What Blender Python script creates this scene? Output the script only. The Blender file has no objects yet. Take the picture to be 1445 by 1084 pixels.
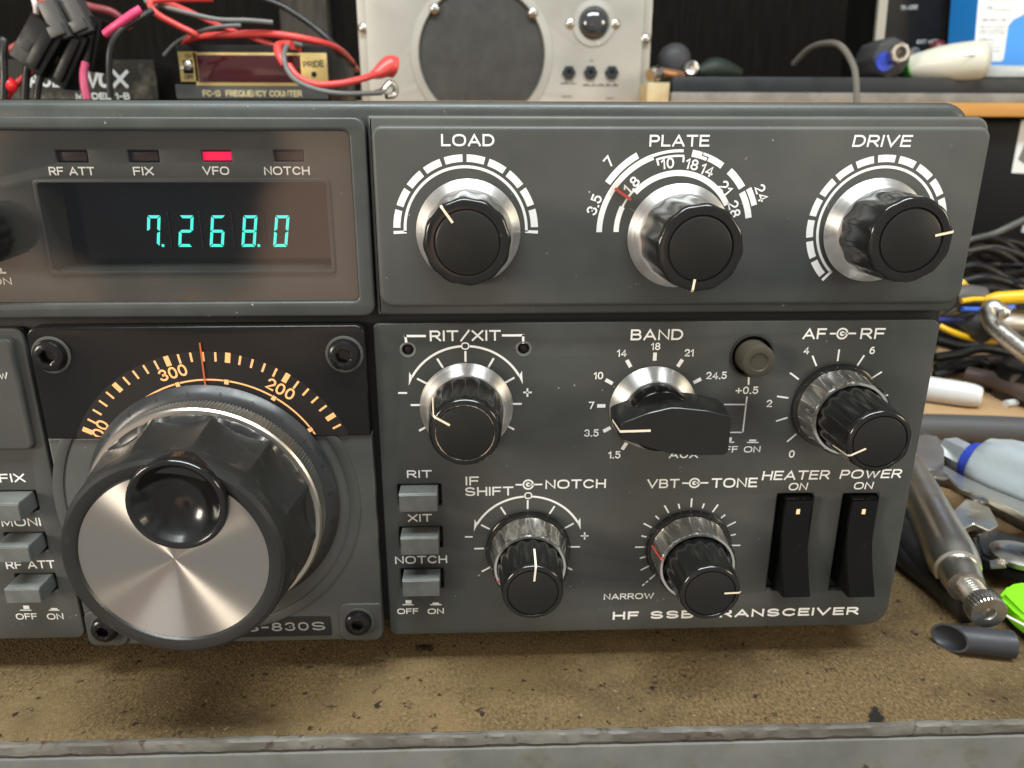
import bpy, bmesh, math, random
from mathutils import Vector, Matrix
random.seed(7)
S = bpy.context.scene
MM = 0.001
R = math.radians

# ------------------------------------------------------------------ camera
CAM = [[0.999314, -0.001814, -0.036982], [-0.010063, 0.947896, -0.31842], [0.035633, 0.318574, 0.947228]]
FPX, CX, CY = 1083.4, 722.5, 542.0      # focal length and centre of the 1445 x 1084 photograph
D = 172.0                               # camera distance from the front panel (mm)
ZC = 137.0                              # camera foot height over the bench (mm)
cam = bpy.data.cameras.new('camera')
cam.sensor_width = 36
cam.lens = FPX / 1445 * 36
cam.clip_start, cam.clip_end = 0.01, 20
cam.dof.use_dof = True
cam.dof.focus_distance = 0.172
cam.dof.aperture_fstop = 25
co = bpy.data.objects.new('camera', cam)
S.collection.objects.link(co)
def _pw(v): return Vector((v[0], v[2], -v[1]))
_r, _d, _f = _pw(CAM[0]), _pw(CAM[1]), _pw(CAM[2])
m = Matrix.Identity(4)
for i in range(3):
    m[i][0], m[i][1], m[i][2] = _r[i], -_d[i], -_f[i]
m.translation = Vector((0, -D, ZC)) * MM
co.matrix_world = m
S.camera = co

# ------------------------------------------------------------------ world and lamps
w = bpy.data.worlds.new('World'); S.world = w; w.use_nodes = True
nt = w.node_tree; bg = nt.nodes['Background']
tc = nt.nodes.new('ShaderNodeTexCoord')
no = nt.nodes.new('ShaderNodeTexNoise'); no.inputs['Scale'].default_value = 2.6; no.inputs['Detail'].default_value = 1.5
cr = nt.nodes.new('ShaderNodeValToRGB')
cr.color_ramp.elements[0].position = .40; cr.color_ramp.elements[0].color = (.26, .265, .26, 1)
cr.color_ramp.elements[1].position = .60; cr.color_ramp.elements[1].color = (.60, .61, .60, 1)
# the dim room in front of the bench: a broad warm side and two lit patches (what the window and the spun disc mirror)
nt.links.new(tc.outputs['Generated'], no.inputs['Vector']); nt.links.new(no.outputs['Fac'], cr.inputs['Fac'])
wob = nt.nodes.new('ShaderNodeTexNoise'); wob.inputs['Scale'].default_value = 5.0; wob.inputs['Detail'].default_value = 2
nt.links.new(tc.outputs['Generated'], wob.inputs['Vector'])
col = cr.outputs['Color']
for axis, lo, hi, c, wv in (((-.1, -1, -.25), .25, .95, (.60, .57, .52), 0), ((-0.208, -0.969, -0.136), .972, .990, (1.75, 1.2, .92), .05), ((-0.437, -0.885, -0.159), .975, .992, (1.55, 1.08, .80), .05), ((-0.368, -0.928, -0.057), .985, .994, (.22, .23, .26), .03)):
    dt = nt.nodes.new('ShaderNodeVectorMath'); dt.operation = 'DOT_PRODUCT'
    dt.inputs[1].default_value = Vector(axis).normalized()
    nt.links.new(tc.outputs['Generated'], dt.inputs[0])
    ad = nt.nodes.new('ShaderNodeMath'); ad.operation = 'MULTIPLY_ADD'; ad.inputs[1].default_value = wv; 
    nt.links.new(wob.outputs['Fac'], ad.inputs[0])
    ad2 = nt.nodes.new('ShaderNodeMath'); ad2.operation = 'SUBTRACT'; ad2.inputs[1].default_value = wv * .5
    nt.links.new(dt.outputs['Value'], ad2.inputs[0]); nt.links.new(ad2.outputs['Value'], ad.inputs[2])
    mr = nt.nodes.new('ShaderNodeMapRange'); mr.interpolation_type = 'SMOOTHSTEP'; mr.inputs['From Min'].default_value = lo; mr.inputs['From Max'].default_value = hi
    nt.links.new(ad.outputs['Value'], mr.inputs['Value'])
    mx = nt.nodes.new('ShaderNodeMix'); mx.data_type = 'RGBA'; mx.inputs[7].default_value = (*c, 1)
    nt.links.new(mr.outputs['Result'], mx.inputs[0]); nt.links.new(col, mx.inputs[6]); col = mx.outputs[2]
nt.links.new(col, bg.inputs['Color'])
bg.inputs['Strength'].default_value = 0.78
def lamp(name, loc, target, size, power, col):
    l = bpy.data.lights.new(name, 'AREA'); l.shape = 'RECTANGLE'
    l.size, l.size_y = size; l.energy = power; l.color = col
    o = bpy.data.objects.new(name, l); S.collection.objects.link(o)
    o.location = loc
    o.rotation_euler = (Vector(target) - Vector(loc)).to_track_quat('-Z', 'Y').to_euler()
    return o
lamp('bench_tube_lamp', (0.03, -0.215, 0.85), (0.03, -0.02, 0.06), (0.80, 0.16), 14.5, (.93, .99, 1.0))
lamp('room_lamp', (-1.0, -0.66, 0.30), (0, 0.0, 0.08), (0.22, 0.30), 10.0, (1, .90, .74))
lamp('side_lamp', (1.0, -0.35, 0.36), (0.05, 0.05, 0.08), (0.25, 0.25), 4.0, (1, .84, .60))
S.view_settings.view_transform = 'Standard'; S.view_settings.look = 'None'
S.view_settings.gamma = 1; S.view_settings.use_curve_mapping = False
S.view_settings.exposure = 0.0

# ------------------------------------------------------------------ measuring: where a sight line meets a real surface (mm)
def ray(px, py):
    a, b, c = px - CX, py - CY, FPX
    v = [CAM[0][k] * a + CAM[1][k] * b + CAM[2][k] * c for k in range(3)]
    return Vector((v[0], v[2], -v[1]))
def U(px, py, Y):                        # point on the upright plane y = Y
    d = ray(px, py); t = (Y + D) / d.y
    return Vector((d.x * t, Y, d.z * t + ZC))
def P(px, py, h=0): return U(px, py, -h)  # point h mm in front of the panel
def B(px, py, z=0):                      # point on the level z
    d = ray(px, py); t = (z - ZC) / d.z
    return Vector((d.x * t, d.y * t - D, z))

# ------------------------------------------------------------------ materials
def mat(name, base=(.5, .5, .5), rough=.5, metal=0, **k):
    m = bpy.data.materials.new(name); m.use_nodes = True
    nt = m.node_tree; b = nt.nodes['Principled BSDF']
    b.inputs['Base Color'].default_value = (*base, 1)
    b.inputs['Roughness'].default_value = rough
    b.inputs['Metallic'].default_value = metal
    if 'trans' in k: b.inputs['Transmission Weight'].default_value = k['trans']
    if 'ior' in k: b.inputs['IOR'].default_value = k['ior']
    if 'spec' in k: b.inputs['Specular IOR Level'].default_value = k['spec']
    if 'emit' in k:
        b.inputs['Emission Color'].default_value = (*k['emit'], 1)
        b.inputs['Emission Strength'].default_value = k['power']
    if 'coat' in k: b.inputs['Coat Weight'].default_value = k['coat']; b.inputs['Coat Roughness'].default_value = k.get('coatr', .05)
    def N(t): return nt.nodes.new(t)
    geo = N('ShaderNodeTexCoord')
    if 'var' in k:                       # (colour2, scale, low, high[, stretch])
        c2, sc, lo, hi = k['var'][:4]
        n = N('ShaderNodeTexNoise'); n.inputs['Scale'].default_value = sc; n.inputs['Detail'].default_value = 6; n.inputs['Roughness'].default_value = .65
        vec = geo.outputs['Object']
        if len(k['var']) > 4:
            mp = N('ShaderNodeMapping'); mp.inputs['Scale'].default_value = k['var'][4]
            nt.links.new(vec, mp.inputs['Vector']); vec = mp.outputs['Vector']
        nt.links.new(vec, n.inputs['Vector'])
        r = N('ShaderNodeValToRGB'); r.color_ramp.elements[0].position = lo; r.color_ramp.elements[1].position = hi
        r.color_ramp.elements[0].color = (*base, 1); r.color_ramp.elements[1].color = (*c2, 1)
        nt.links.new(n.outputs['Fac'], r.inputs['Fac'])
        last = r.outputs['Color']
        for (c3, sc3, lo3, hi3) in k.get('spots', []):
            n2 = N('ShaderNodeTexNoise'); n2.inputs['Scale'].default_value = sc3; n2.inputs['Detail'].default_value = 5; n2.inputs['Roughness'].default_value = .6
            mp2 = N('ShaderNodeMapping'); mp2.inputs['Location'].default_value = (sc3 * .013, sc3 * .017, 3.3); nt.links.new(geo.outputs['Object'], mp2.inputs['Vector'])
            nt.links.new(mp2.outputs['Vector'], n2.inputs['Vector'])
            r2 = N('ShaderNodeMapRange'); r2.inputs['From Min'].default_value = lo3; r2.inputs['From Max'].default_value = hi3
            nt.links.new(n2.outputs['Fac'], r2.inputs['Value'])
            mx = N('ShaderNodeMix'); mx.data_type = 'RGBA'; mx.inputs['B'].default_value = (*c3, 1) if False else (0, 0, 0, 1)
            mx.inputs[7].default_value = (*c3, 1)
            nt.links.new(r2.outputs['Result'], mx.inputs[0]); nt.links.new(last, mx.inputs[6]); last = mx.outputs[2]
        nt.links.new(last, b.inputs['Base Color'])
    if 'rvar' in k:                      # roughness smudges (scale, low, high)
        n = N('ShaderNodeTexNoise'); n.inputs['Scale'].default_value = k['rvar'][0]; n.inputs['Detail'].default_value = 5
        nt.links.new(geo.outputs['Object'], n.inputs['Vector'])
        r = N('ShaderNodeMapRange'); r.inputs['From Min'].default_value = .3; r.inputs['From Max'].default_value = .7
        r.inputs['To Min'].default_value = k['rvar'][1]; r.inputs['To Max'].default_value = k['rvar'][2]
        nt.links.new(n.outputs['Fac'], r.inputs['Value']); nt.links.new(r.outputs['Result'], b.inputs['Roughness'])
    if 'bump' in k:                      # (scale, strength, distance)
        n = N('ShaderNodeTexNoise'); n.inputs['Scale'].default_value = k['bump'][0]; n.inputs['Detail'].default_value = 3
        nt.links.new(geo.outputs['Object'], n.inputs['Vector'])
        bp = N('ShaderNodeBump'); bp.inputs['Strength'].default_value = k['bump'][1]; bp.inputs['Distance'].default_value = k['bump'][2]
        nt.links.new(n.outputs['Fac'], bp.inputs['Height']); nt.links.new(bp.outputs['Normal'], b.inputs['Normal'])
    if 'rings' in k:                     # fine turning lines: roughness varies with the radius only
        sp_ = N('ShaderNodeSeparateXYZ'); nt.links.new(geo.outputs['Object'], sp_.inputs[0])
        cb_ = N('ShaderNodeCombineXYZ'); nt.links.new(sp_.outputs['X'], cb_.inputs['X']); nt.links.new(sp_.outputs['Z'], cb_.inputs['Y'])
        ln_ = N('ShaderNodeVectorMath'); ln_.operation = 'LENGTH'; nt.links.new(cb_.outputs[0], ln_.inputs[0])
        nz = N('ShaderNodeTexNoise'); nz.noise_dimensions = '1D'; nz.inputs['Scale'].default_value = 2600; nz.inputs['Detail'].default_value = 4
        nt.links.new(ln_.outputs['Value'], nz.inputs['W'])
        r3 = N('ShaderNodeMapRange'); r3.inputs['From Min'].default_value = .3; r3.inputs['From Max'].default_value = .7; r3.inputs['To Min'].default_value = rough - k['rings']; r3.inputs['To Max'].default_value = rough + k['rings']
        nt.links.new(nz.outputs['Fac'], r3.inputs['Value']); nt.links.new(r3.outputs['Result'], b.inputs['Roughness'])
    if 'aniso' in k:                     # turned metal: grooves run round the local Y axis
        b.inputs['Anisotropic'].default_value = k['aniso']
        t = N('ShaderNodeVectorMath'); t.operation = 'CROSS_PRODUCT'; t.inputs[1].default_value = (0, 1, 0)
        nt.links.new(geo.outputs['Object'], t.inputs[0])
        tn = N('ShaderNodeVectorMath'); tn.operation = 'NORMALIZE'; nt.links.new(t.outputs['Vector'], tn.inputs[0])
        nt.links.new(tn.outputs['Vector'], b.inputs['Tangent']); b.inputs['Anisotropic Rotation'].default_value = .25
    return m

M_panel = mat('grey_panel_paint', (.036, .0405, .0385), .52, spec=.4, var=((.047, .0515, .0485), 35, .35, .7), rvar=(14, .36, .62), bump=(2500, .12, .0001), spots=[((.085, .085, .078), 9, .52, .75), ((.40, .40, .38), 650, .715, .735)])
M_case = mat('grey_case_paint', (.044, .049, .046), .46, spec=.4, var=((.058, .063, .059), 60, .35, .7), rvar=(60, .3, .5), bump=(1800, .15, .0002), spots=[((.55, .55, .52), 420, .70, .73)])
M_well = mat('black_recess', (.006, .006, .006), .6)
M_black = mat('black_plastic', (.0025, .0025, .0025), .2, spec=.28, rvar=(90, .14, .26), bump=(600, .06, .0001), var=((.03, .028, .025), 160, .62, .78))
M_cap = mat('black_cap_matt', (.010, .0098, .0088), .42, spec=.35, rvar=(150, .34, .5))
M_flute = mat('black_fluted_plastic', (.008, .008, .0075), .16, rvar=(60, .12, .22), var=((.05, .047, .042), 320, .68, .8))
M_barrel = mat('dull_black_barrel', (.014, .014, .013), .30, rvar=(70, .24, .40), var=((.04, .038, .034), 220, .6, .8))
M_smoke = mat('dark_smoked_plastic', (.008, .008, .008), .2, spec=.3, rvar=(50, .1, .28))
M_al = mat('turned_aluminium', (.82, .81, .79), .40, 1, aniso=.85, rings=.05)
M_disc = mat('spun_aluminium', (.50, .475, .445), .38, 1, aniso=1.0, rings=.025)
M_ring = mat('knurled_metal', (.50, .48, .44), .34, 1)
M_dring = mat('dark_metal_ring', (.030, .031, .032), .36, .25, rvar=(200, .25, .45))
M_white = mat('white_print', (.86, .86, .84), .55)
M_line = mat('cream_pointer_paint', (.80, .70, .52), .5)
M_red = mat('red_pointer_paint', (.55, .07, .05), .45)
M_btn = mat('grey_button_plastic', (.105, .112, .105), .38, var=((.15, .155, .142), 180, .4, .7), rvar=(120, .3, .48))
M_sleeve = mat('plated_sleeve', (.72, .72, .70), .17, .95)
def glass(name, tint, rough=.03, boost=1.45):
    m = bpy.data.materials.new(name); m.use_nodes = True; nt = m.node_tree
    nt.nodes.remove(nt.nodes['Principled BSDF']); out = nt.nodes['Material Output']
    t = nt.nodes.new('ShaderNodeBsdfTransparent'); t.inputs['Color'].default_value = (*tint, 1)
    g = nt.nodes.new('ShaderNodeBsdfGlossy'); g.inputs['Roughness'].default_value = rough
    f = nt.nodes.new('ShaderNodeFresnel'); f.inputs['IOR'].default_value = boost
    x = nt.nodes.new('ShaderNodeMixShader')
    ge = nt.nodes.new('ShaderNodeNewGeometry'); q = nt.nodes.new('ShaderNodeMapRange')
    q.inputs['To Min'].default_value = boost; q.inputs['To Max'].default_value = 1 / boost
    nt.links.new(ge.outputs['Backfacing'], q.inputs['Value']); nt.links.new(q.outputs['Result'], f.inputs['IOR'])
    nt.links.new(f.outputs['Fac'], x.inputs['Fac']); nt.links.new(t.outputs['BSDF'], x.inputs[1]); nt.links.new(g.outputs['BSDF'], x.inputs[2])
    nt.links.new(x.outputs['Shader'], out.inputs['Surface'])
    return m
M_glass = glass('smoked_window', (.93, .92, .91), .025, 1.52)
M_clear = glass('clear_acrylic', (.94, .93, .91), .06, 1.45)
M_orange = mat('lit_dial_print', (.6, .3, .1), .5, emit=(1, .52, .24), power=.55)
M_needle = mat('dial_needle', (.40, .09, .03), .4, emit=(.8, .15, .04), power=.12)
M_dial = mat('black_dial', (.008, .007, .007), .4)
M_vfd = mat('fluorescent_segment', (.1, .6, .55), .4, emit=(.045, .95, .80), power=1.08)
M_redlamp = mat('lit_red_lamp', (.4, .01, .03), .3, emit=(1, .006, .085), power=1.15)
M_dimlamp = mat('unlit_lamp', (.035, .02, .018), .3)
M_led = mat('dark_led_lens', (.008, .002, .005), .2)
M_dot = mat('warm_switch_lamp', (.7, .5, .3), .4, emit=(1, .55, .25), power=.75)
M_brown = mat('brown_grey_plastic', (.048, .042, .030), .45, rvar=(200, .35, .55))
M_steel = mat('bright_steel', (.52, .50, .465), .28, 1, rvar=(160, .2, .42), bump=(900, .1, .0002))
M_steeldull = mat('worn_plated_steel', (.70, .67, .61), .33, 1, rvar=(45, .27, .40), bump=(1600, .12, .0001), var=((.52, .49, .43), 60, .5, .8))
M_speaker = mat('aluminium_front', (.36, .355, .325), .42, .5, var=((.45, .435, .395), 14, .3, .75), rvar=(25, .35, .55), spots=[((.72, .70, .65), 90, .70, .75)], bump=(300, .05, .0005))
M_grille = mat('dark_speaker_cloth', (.028, .027, .025), .8, var=((.05, .048, .045), 60, .3, .7), bump=(1500, .5, .0004))
M_jewel = mat('dark_glass_jewel', (.03, .032, .035), .08, 0, coat=1)
M_hard = mat('worn_hardboard', (.048, .0305, .0135), .82, spec=.25, var=((.160, .107, .048), 1250, .32, .66, (1, .6, 1)), bump=(1700, .8, .0005),
             spots=[((.040, .026, .012), 30, .50, .72), ((.20, .14, .068), 620, .62, .70), ((.165, .115, .052), 22, .54, .76), ((.020, .013, .007), 260, .62, .67), ((.34, .26, .15), 800, .705, .74), ((.010, .008, .006), 70, .655, .70)])
M_hardclean = mat('tan_hardboard', (.38, .235, .115), .7, var=((.45, .29, .15), 60, .3, .7), bump=(300, .2, .0004))
M_lip = mat('worn_edge_paint', (.07, .062, .052), .6, var=((.135, .125, .11), 170, .40, .64, (.3, 1, 1)), spots=[((.045, .032, .023), 240, .58, .66), ((.42, .40, .37), 75, .665, .69)], bump=(200, .3, .0005))
M_apron = mat('grey_apron_paint', (.098, .100, .090), .55, var=((.158, .158, .143), 40, .3, .7), spots=[((.10, .09, .068), 110, .56, .70), ((.055, .035, .022), 90, .68, .71), ((.012, .010, .009), 60, .70, .715)], bump=(150, .2, .0005))
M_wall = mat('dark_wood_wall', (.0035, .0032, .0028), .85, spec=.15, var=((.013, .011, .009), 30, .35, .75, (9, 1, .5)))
M_wallpost = mat('weathered_post', (.075, .066, .052), .85, var=((.04, .035, .028), 40, .4, .6, (6, 1, .5)))
M_redw = mat('red_insulation', (.60, .055, .05), .38)
M_orangew = mat('orange_red_insulation', (.72, .09, .025), .4)
M_pinkw = mat('pink_insulation', (.72, .06, .17), .4)
M_blkw = mat('black_insulation', (.014, .014, .014), .35, rvar=(200, .25, .5))
M_gryw = mat('grey_insulation', (.13, .13, .125), .45)
M_heap = mat('dull_black_insulation', (.006, .006, .0065), .42, spec=.35, rvar=(200, .3, .55))
M_gryd = mat('dark_grey_insulation', (.035, .035, .036), .45)
M_whtw = mat('white_insulation', (.65, .63, .6), .4)
M_connb = mat('black_connector_plastic', (.004, .004, .004), .5, spec=.22, rvar=(150, .3, .5))
M_conng = mat('grey_connector_plastic', (.048, .048, .046), .5, rvar=(150, .35, .5))
M_boxlabel = mat('olive_black_front', (.010, .0095, .007), .5, spec=.2, var=((.15, .135, .105), 14, .46, .60))
M_boxblk = mat('black_box_paint', (.006, .006, .006), .45, spec=.25, rvar=(60, .35, .55))
M_gold = mat('gold_trim', (.58, .43, .17), .38, .65, rvar=(120, .3, .5))
M_goldprint = mat('gold_print', (.48, .40, .22), .5)
M_reddark = mat('dark_red_window', (.045, .006, .008), .12, coat=.5)
M_blackprint = mat('black_print', (.02, .02, .02), .6)
M_lgrey = mat('pale_grey_print', (.45, .47, .48), .6)
M_lgreyb = mat('grey_board', (.15, .145, .13), .6, var=((.22, .21, .19), 50, .4, .6))
M_shelf = mat('orange_shelf_wood', (.42, .19, .035), .5, var=((.50, .25, .06), 40, .3, .7, (.4, 3, 3)))
M_tray = mat('blue_black_tray', (.010, .013, .017), .55, rvar=(80, .4, .6))
M_bwhite = mat('white_plastic', (.62, .62, .61), .32)
M_cream = mat('cream_plastic', (.60, .58, .49), .35)
M_silic = mat('translucent_handle', (.30, .335, .355), .35, 0, var=((.40, .43, .44), 50, .3, .7), coat=.2)
M_blue = mat('blue_plastic', (.03, .06, .42), .35)
M_bluew = mat('blue_insulation', (.05, .14, .60), .4)
M_bluepr = mat('bright_blue_card', (.02, .25, .72), .45)
M_yel = mat('yellow_plastic', (.80, .47, .01), .35)
M_lime = mat('lime_plastic', (.20, .60, .008), .42, rvar=(120, .35, .55))
M_green = mat('green_plastic', (.05, .26, .04), .4)
M_card = mat('white_card', (.70, .71, .72), .6)
M_smokedgrey = mat('frosted_grey_plastic', (.05, .05, .054), .5, spec=.25)
M_copper = mat('copper_metal', (.55, .28, .15), .4, .8)
M_cord = mat('grey_twine', (.13, .118, .10), .9, bump=(900, .6, .0006))
M_wood = mat('pale_wood_block', (.48, .40, .24), .65, var=((.40, .32, .18), 60, .4, .6))
M_pink = mat('brownish_grip', (.085, .06, .05), .5)
M_silverp = mat('silver_print', (.42, .42, .42), .35, .6)

# ------------------------------------------------------------------ mesh helpers (world mm in, metres out)
ORG = {}
def _parent_org(p):
    return ORG.get(p.name, Vector((0, 0, 0))) if p else Vector((0, 0, 0))
def place(o, org, parent):
    ORG[o.name] = Vector(org)
    if parent: o.parent = parent
    o.location = (Vector(org) - _parent_org(parent)) * MM
def empty(name, org, parent=None, **tags):
    o = bpy.data.objects.new(name, None); S.collection.objects.link(o)
    o.empty_display_size = .01
    place(o, org, parent)
    for k, v in tags.items(): o[k] = v
    return o
def fin(name, bm, mt, parent=None, org=None, sharp=38, flat=False, **tags):
    """links a bmesh given in world mm as one mesh object"""
    if org is None: org = _parent_org(parent) if parent else Vector((0, 0, 0))
    org = Vector(org)
    bmesh.ops.remove_doubles(bm, verts=bm.verts, dist=1e-5)
    bmesh.ops.recalc_face_normals(bm, faces=bm.faces)
    for v in bm.verts: v.co = (v.co - org) * MM
    me = bpy.data.meshes.new(name); bm.to_mesh(me); bm.free()
    for mm_ in (mt if isinstance(mt, (list, tuple)) else [mt]): me.materials.append(mm_)
    if not flat:
        me.shade_smooth()
        me.set_sharp_from_angle(angle=R(sharp))
    o = bpy.data.objects.new(name, me); S.collection.objects.link(o)
    place(o, org, parent)
    for k, v in tags.items(): o[k] = v
    return o
def box(bm, c, s, rot=None, bev=0):
    g = bmesh.ops.create_cube(bm, size=1)
    vs = g['verts']
    mt = Matrix.Translation(Vector(c)) @ (rot.to_4x4() if rot else Matrix.Identity(4)) @ Matrix.Diagonal((*s, 1))
    bmesh.ops.transform(bm, matrix=mt, verts=vs)
    if bev:
        es = list({e for v in vs for e in v.link_edges})
        bmesh.ops.bevel(bm, geom=es, offset=bev, segments=2, affect='EDGES', profile=.6)
def loft(bm, rings, cap0=True, cap1=True, closed=True):
    vv = [[bm.verts.new(p) for p in r] for r in rings]
    n = len(vv[0])
    for a, b in zip(vv, vv[1:]):
        for i in range(n if closed else n - 1):
            j = (i + 1) % n
            try: bm.faces.new((a[i], a[j], b[j], b[i]))
            except ValueError: pass
    if cap0: bm.faces.new(vv[0][::-1])
    if cap1: bm.faces.new(vv[-1])
    return vv
def lathe(bm, c, prof, n=64, fn=None, cap0=True, cap1=True, ax=None):
    """prof: (radius, height toward the viewer); c on the panel; fn(theta, i, r) -> r"""
    c = Vector(c)
    if ax is None: e1, e2, e3 = Vector((1, 0, 0)), Vector((0, 0, 1)), Vector((0, -1, 0))
    else:
        e3 = Vector(ax).normalized()
        e1 = e3.cross(Vector((0, 0, 1))) if abs(e3.z) < .95 else e3.cross(Vector((1, 0, 0)))
        e1.normalize(); e2 = e3.cross(e1)
    rings = []
    for i, (r, h) in enumerate(prof):
        ring = []
        for k in range(n):
            t = 2 * math.pi * k / n
            rr = fn(t, i, r) if fn else r
            ring.append(c + e1 * (rr * math.cos(t)) + e2 * (rr * math.sin(t)) + e3 * h)
        rings.append(ring)
    return loft(bm, rings, cap0, cap1)
def tube(bm, pts, r, n=10, sub=8, smooth=True, taper=None):
    pts = [Vector(p) for p in pts]
    if smooth and len(pts) > 2:
        q = [pts[0] * 2 - pts[1]] + pts + [pts[-1] * 2 - pts[-2]]
        out = []
        for i in range(1, len(q) - 2):
            a, b, c, d = q[i - 1:i + 3]
            for k in range(sub):
                t = k / sub
                out.append(.5 * ((2 * b) + (c - a) * t + (2 * a - 5 * b + 4 * c - d) * t * t + (3 * b - a - 3 * c + d) * t ** 3))
        out.append(pts[-1]); pts = out
    rings = []; up = None
    for i, p in enumerate(pts):
        d = (pts[min(i + 1, len(pts) - 1)] - pts[max(i - 1, 0)])
        if d.length < 1e-9: d = Vector((1, 0, 0))
        d.normalize()
        if up is None:
            up = d.cross(Vector((0, 0, 1)));
            if up.length < .1: up = d.cross(Vector((0, 1, 0)))
            up.normalize()
        up = (up - d * up.dot(d)).normalized(); s = d.cross(up)
        rr = r if taper is None else r * taper(i / (len(pts) - 1))
        rings.append([p + up * (rr * math.cos(2 * math.pi * k / n)) + s * (rr * math.sin(2 * math.pi * k / n)) for k in range(n)])
    loft(bm, rings)
def solid(bm, p0, p1, prof, n=32):
    p0, p1 = Vector(p0), Vector(p1); ln = (p1 - p0).length
    lathe(bm, p0, [(r, t * ln) for t, r in prof], n, ax=p1 - p0)
RND = [(1 - .12 * (1 - math.sin(math.pi / 2 * k / 7)), math.cos(math.pi / 2 * k / 7)) for k in range(8)]
def rrect(x0, x1, z0, z1, r, n=6):
    if not isinstance(r, (tuple, list)): r = (r,) * 4        # bl, br, tr, tl
    out = []
    for (cx, cz, a0, rr) in ((x0, z0, 180, r[0]), (x1, z0, 270, r[1]), (x1, z1, 0, r[2]), (x0, z1, 90, r[3])):
        sx = 1 if cx == x0 else -1; sz = 1 if cz == z0 else -1
        if rr <= 0: out.append((cx, cz)); continue
        for k in range(n + 1):
            a = R(a0 + 90 * k / n)
            out.append((cx + sx * rr + rr * math.cos(a), cz + sz * rr + rr * math.sin(a)))
    return out
def inset(poly, d):
    """shrinks a convex-ish counter-clockwise outline by d"""
    n = len(poly); out = []
    for i in range(n):
        p0, p1, p2 = Vector(poly[i - 1]), Vector(poly[i]), Vector(poly[(i + 1) % n])
        a = (p1 - p0); b = (p2 - p1)
        if a.length < 1e-9: a = b
        if b.length < 1e-9: b = a
        na = Vector((-a.y, a.x)).normalized(); nb = Vector((-b.y, b.x)).normalized()
        nn = (na + nb); nn = nn / max(.35, nn.length_squared / 2)
        q = p1 + nn * d
        out.append((q.x, q.y))
    return out
def slab(bm, poly, h0, h1, bev=.5, seg=4):
    """outline (x, z) raised from h0 to h1 in front of the panel with a rounded front edge"""
    rings = [[Vector((x, -h0, z)) for x, z in poly]]
    if bev:
        for k in range(seg + 1):
            a = math.pi / 2 * k / seg
            q = inset(poly, bev * (1 - math.cos(a)))
            rings.append([Vector((x, -(h1 - bev + bev * math.sin(a)), z)) for x, z in q])
    else: rings.append([Vector((x, -h1, z)) for x, z in poly])
    loft(bm, rings)
def circ(c, r, n=40, a0=0): return [(c[0] + r * math.cos(2 * math.pi * k / n + a0), c[1] + r * math.sin(2 * math.pi * k / n + a0)) for k in range(n)]
def plate(bm, outer, holes, h0, h1, bev=.3):
    """flat plate with holes, its edges bevelled"""
    cu = bpy.data.curves.new('plate', 'CURVE'); cu.dimensions = '2D'; cu.fill_mode = 'BOTH'
    for poly in [outer] + holes:
        sp = cu.splines.new('POLY'); sp.points.add(len(poly) - 1); sp.use_cyclic_u = True
        for pt, (x, z) in zip(sp.points, poly): pt.co = (x, z, 0, 1)
    cu.extrude = (h1 - h0) / 2 - bev; cu.bevel_depth = bev; cu.bevel_resolution = 2; cu.offset = -bev
    o = bpy.data.objects.new('plate', cu); S.collection.objects.link(o)
    dg = bpy.context.evaluated_depsgraph_get(); me = bpy.data.meshes.new_from_object(o.evaluated_get(dg))
    off = len(bm.verts)
    hm = (h0 + h1) / 2
    me.transform(Matrix(((1, 0, 0, 0), (0, 0, -1, -hm), (0, 1, 0, 0), (0, 0, 0, 1))))
    bm.from_mesh(me)
    bpy.data.objects.remove(o); bpy.data.curves.remove(cu); bpy.data.meshes.remove(me)

# ---- print: letters and marks lie as thin sheets on their surface
EPS = .05
def E_(cx, cy, rx, ry, a0, a1, n=14): return [(cx + rx * math.cos(R(a0 + (a1 - a0) * k / n)), cy + ry * math.sin(R(a0 + (a1 - a0) * k / n))) for k in range(n + 1)]
def SQ(cx, cy, rx, ry, n=40, p=2.5):      # wide squarish ring
    o = []
    for k in range(n):
        a = 2 * math.pi * k / n; c, q = math.cos(a), math.sin(a)
        o.append((cx + rx * math.copysign(abs(c) ** (2 / p), c), cy + ry * math.copysign(abs(q) ** (2 / p), q)))
    return o + [o[0]]
def bowl(x0, x1, y0, y1):                 # right-hand bowl from (x0, y1) round to (x0, y0)
    ry = (y1 - y0) / 2; return [(x0, y1)] + E_(x1 - ry, (y0 + y1) / 2, ry, ry, 90, -90, 12) + [(x0, y0)]
S_crv = E_(.45, .74, .40, .26, 25, 265, 16) + E_(.47, .245, .43, .245, 85, -155, 16)
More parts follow.
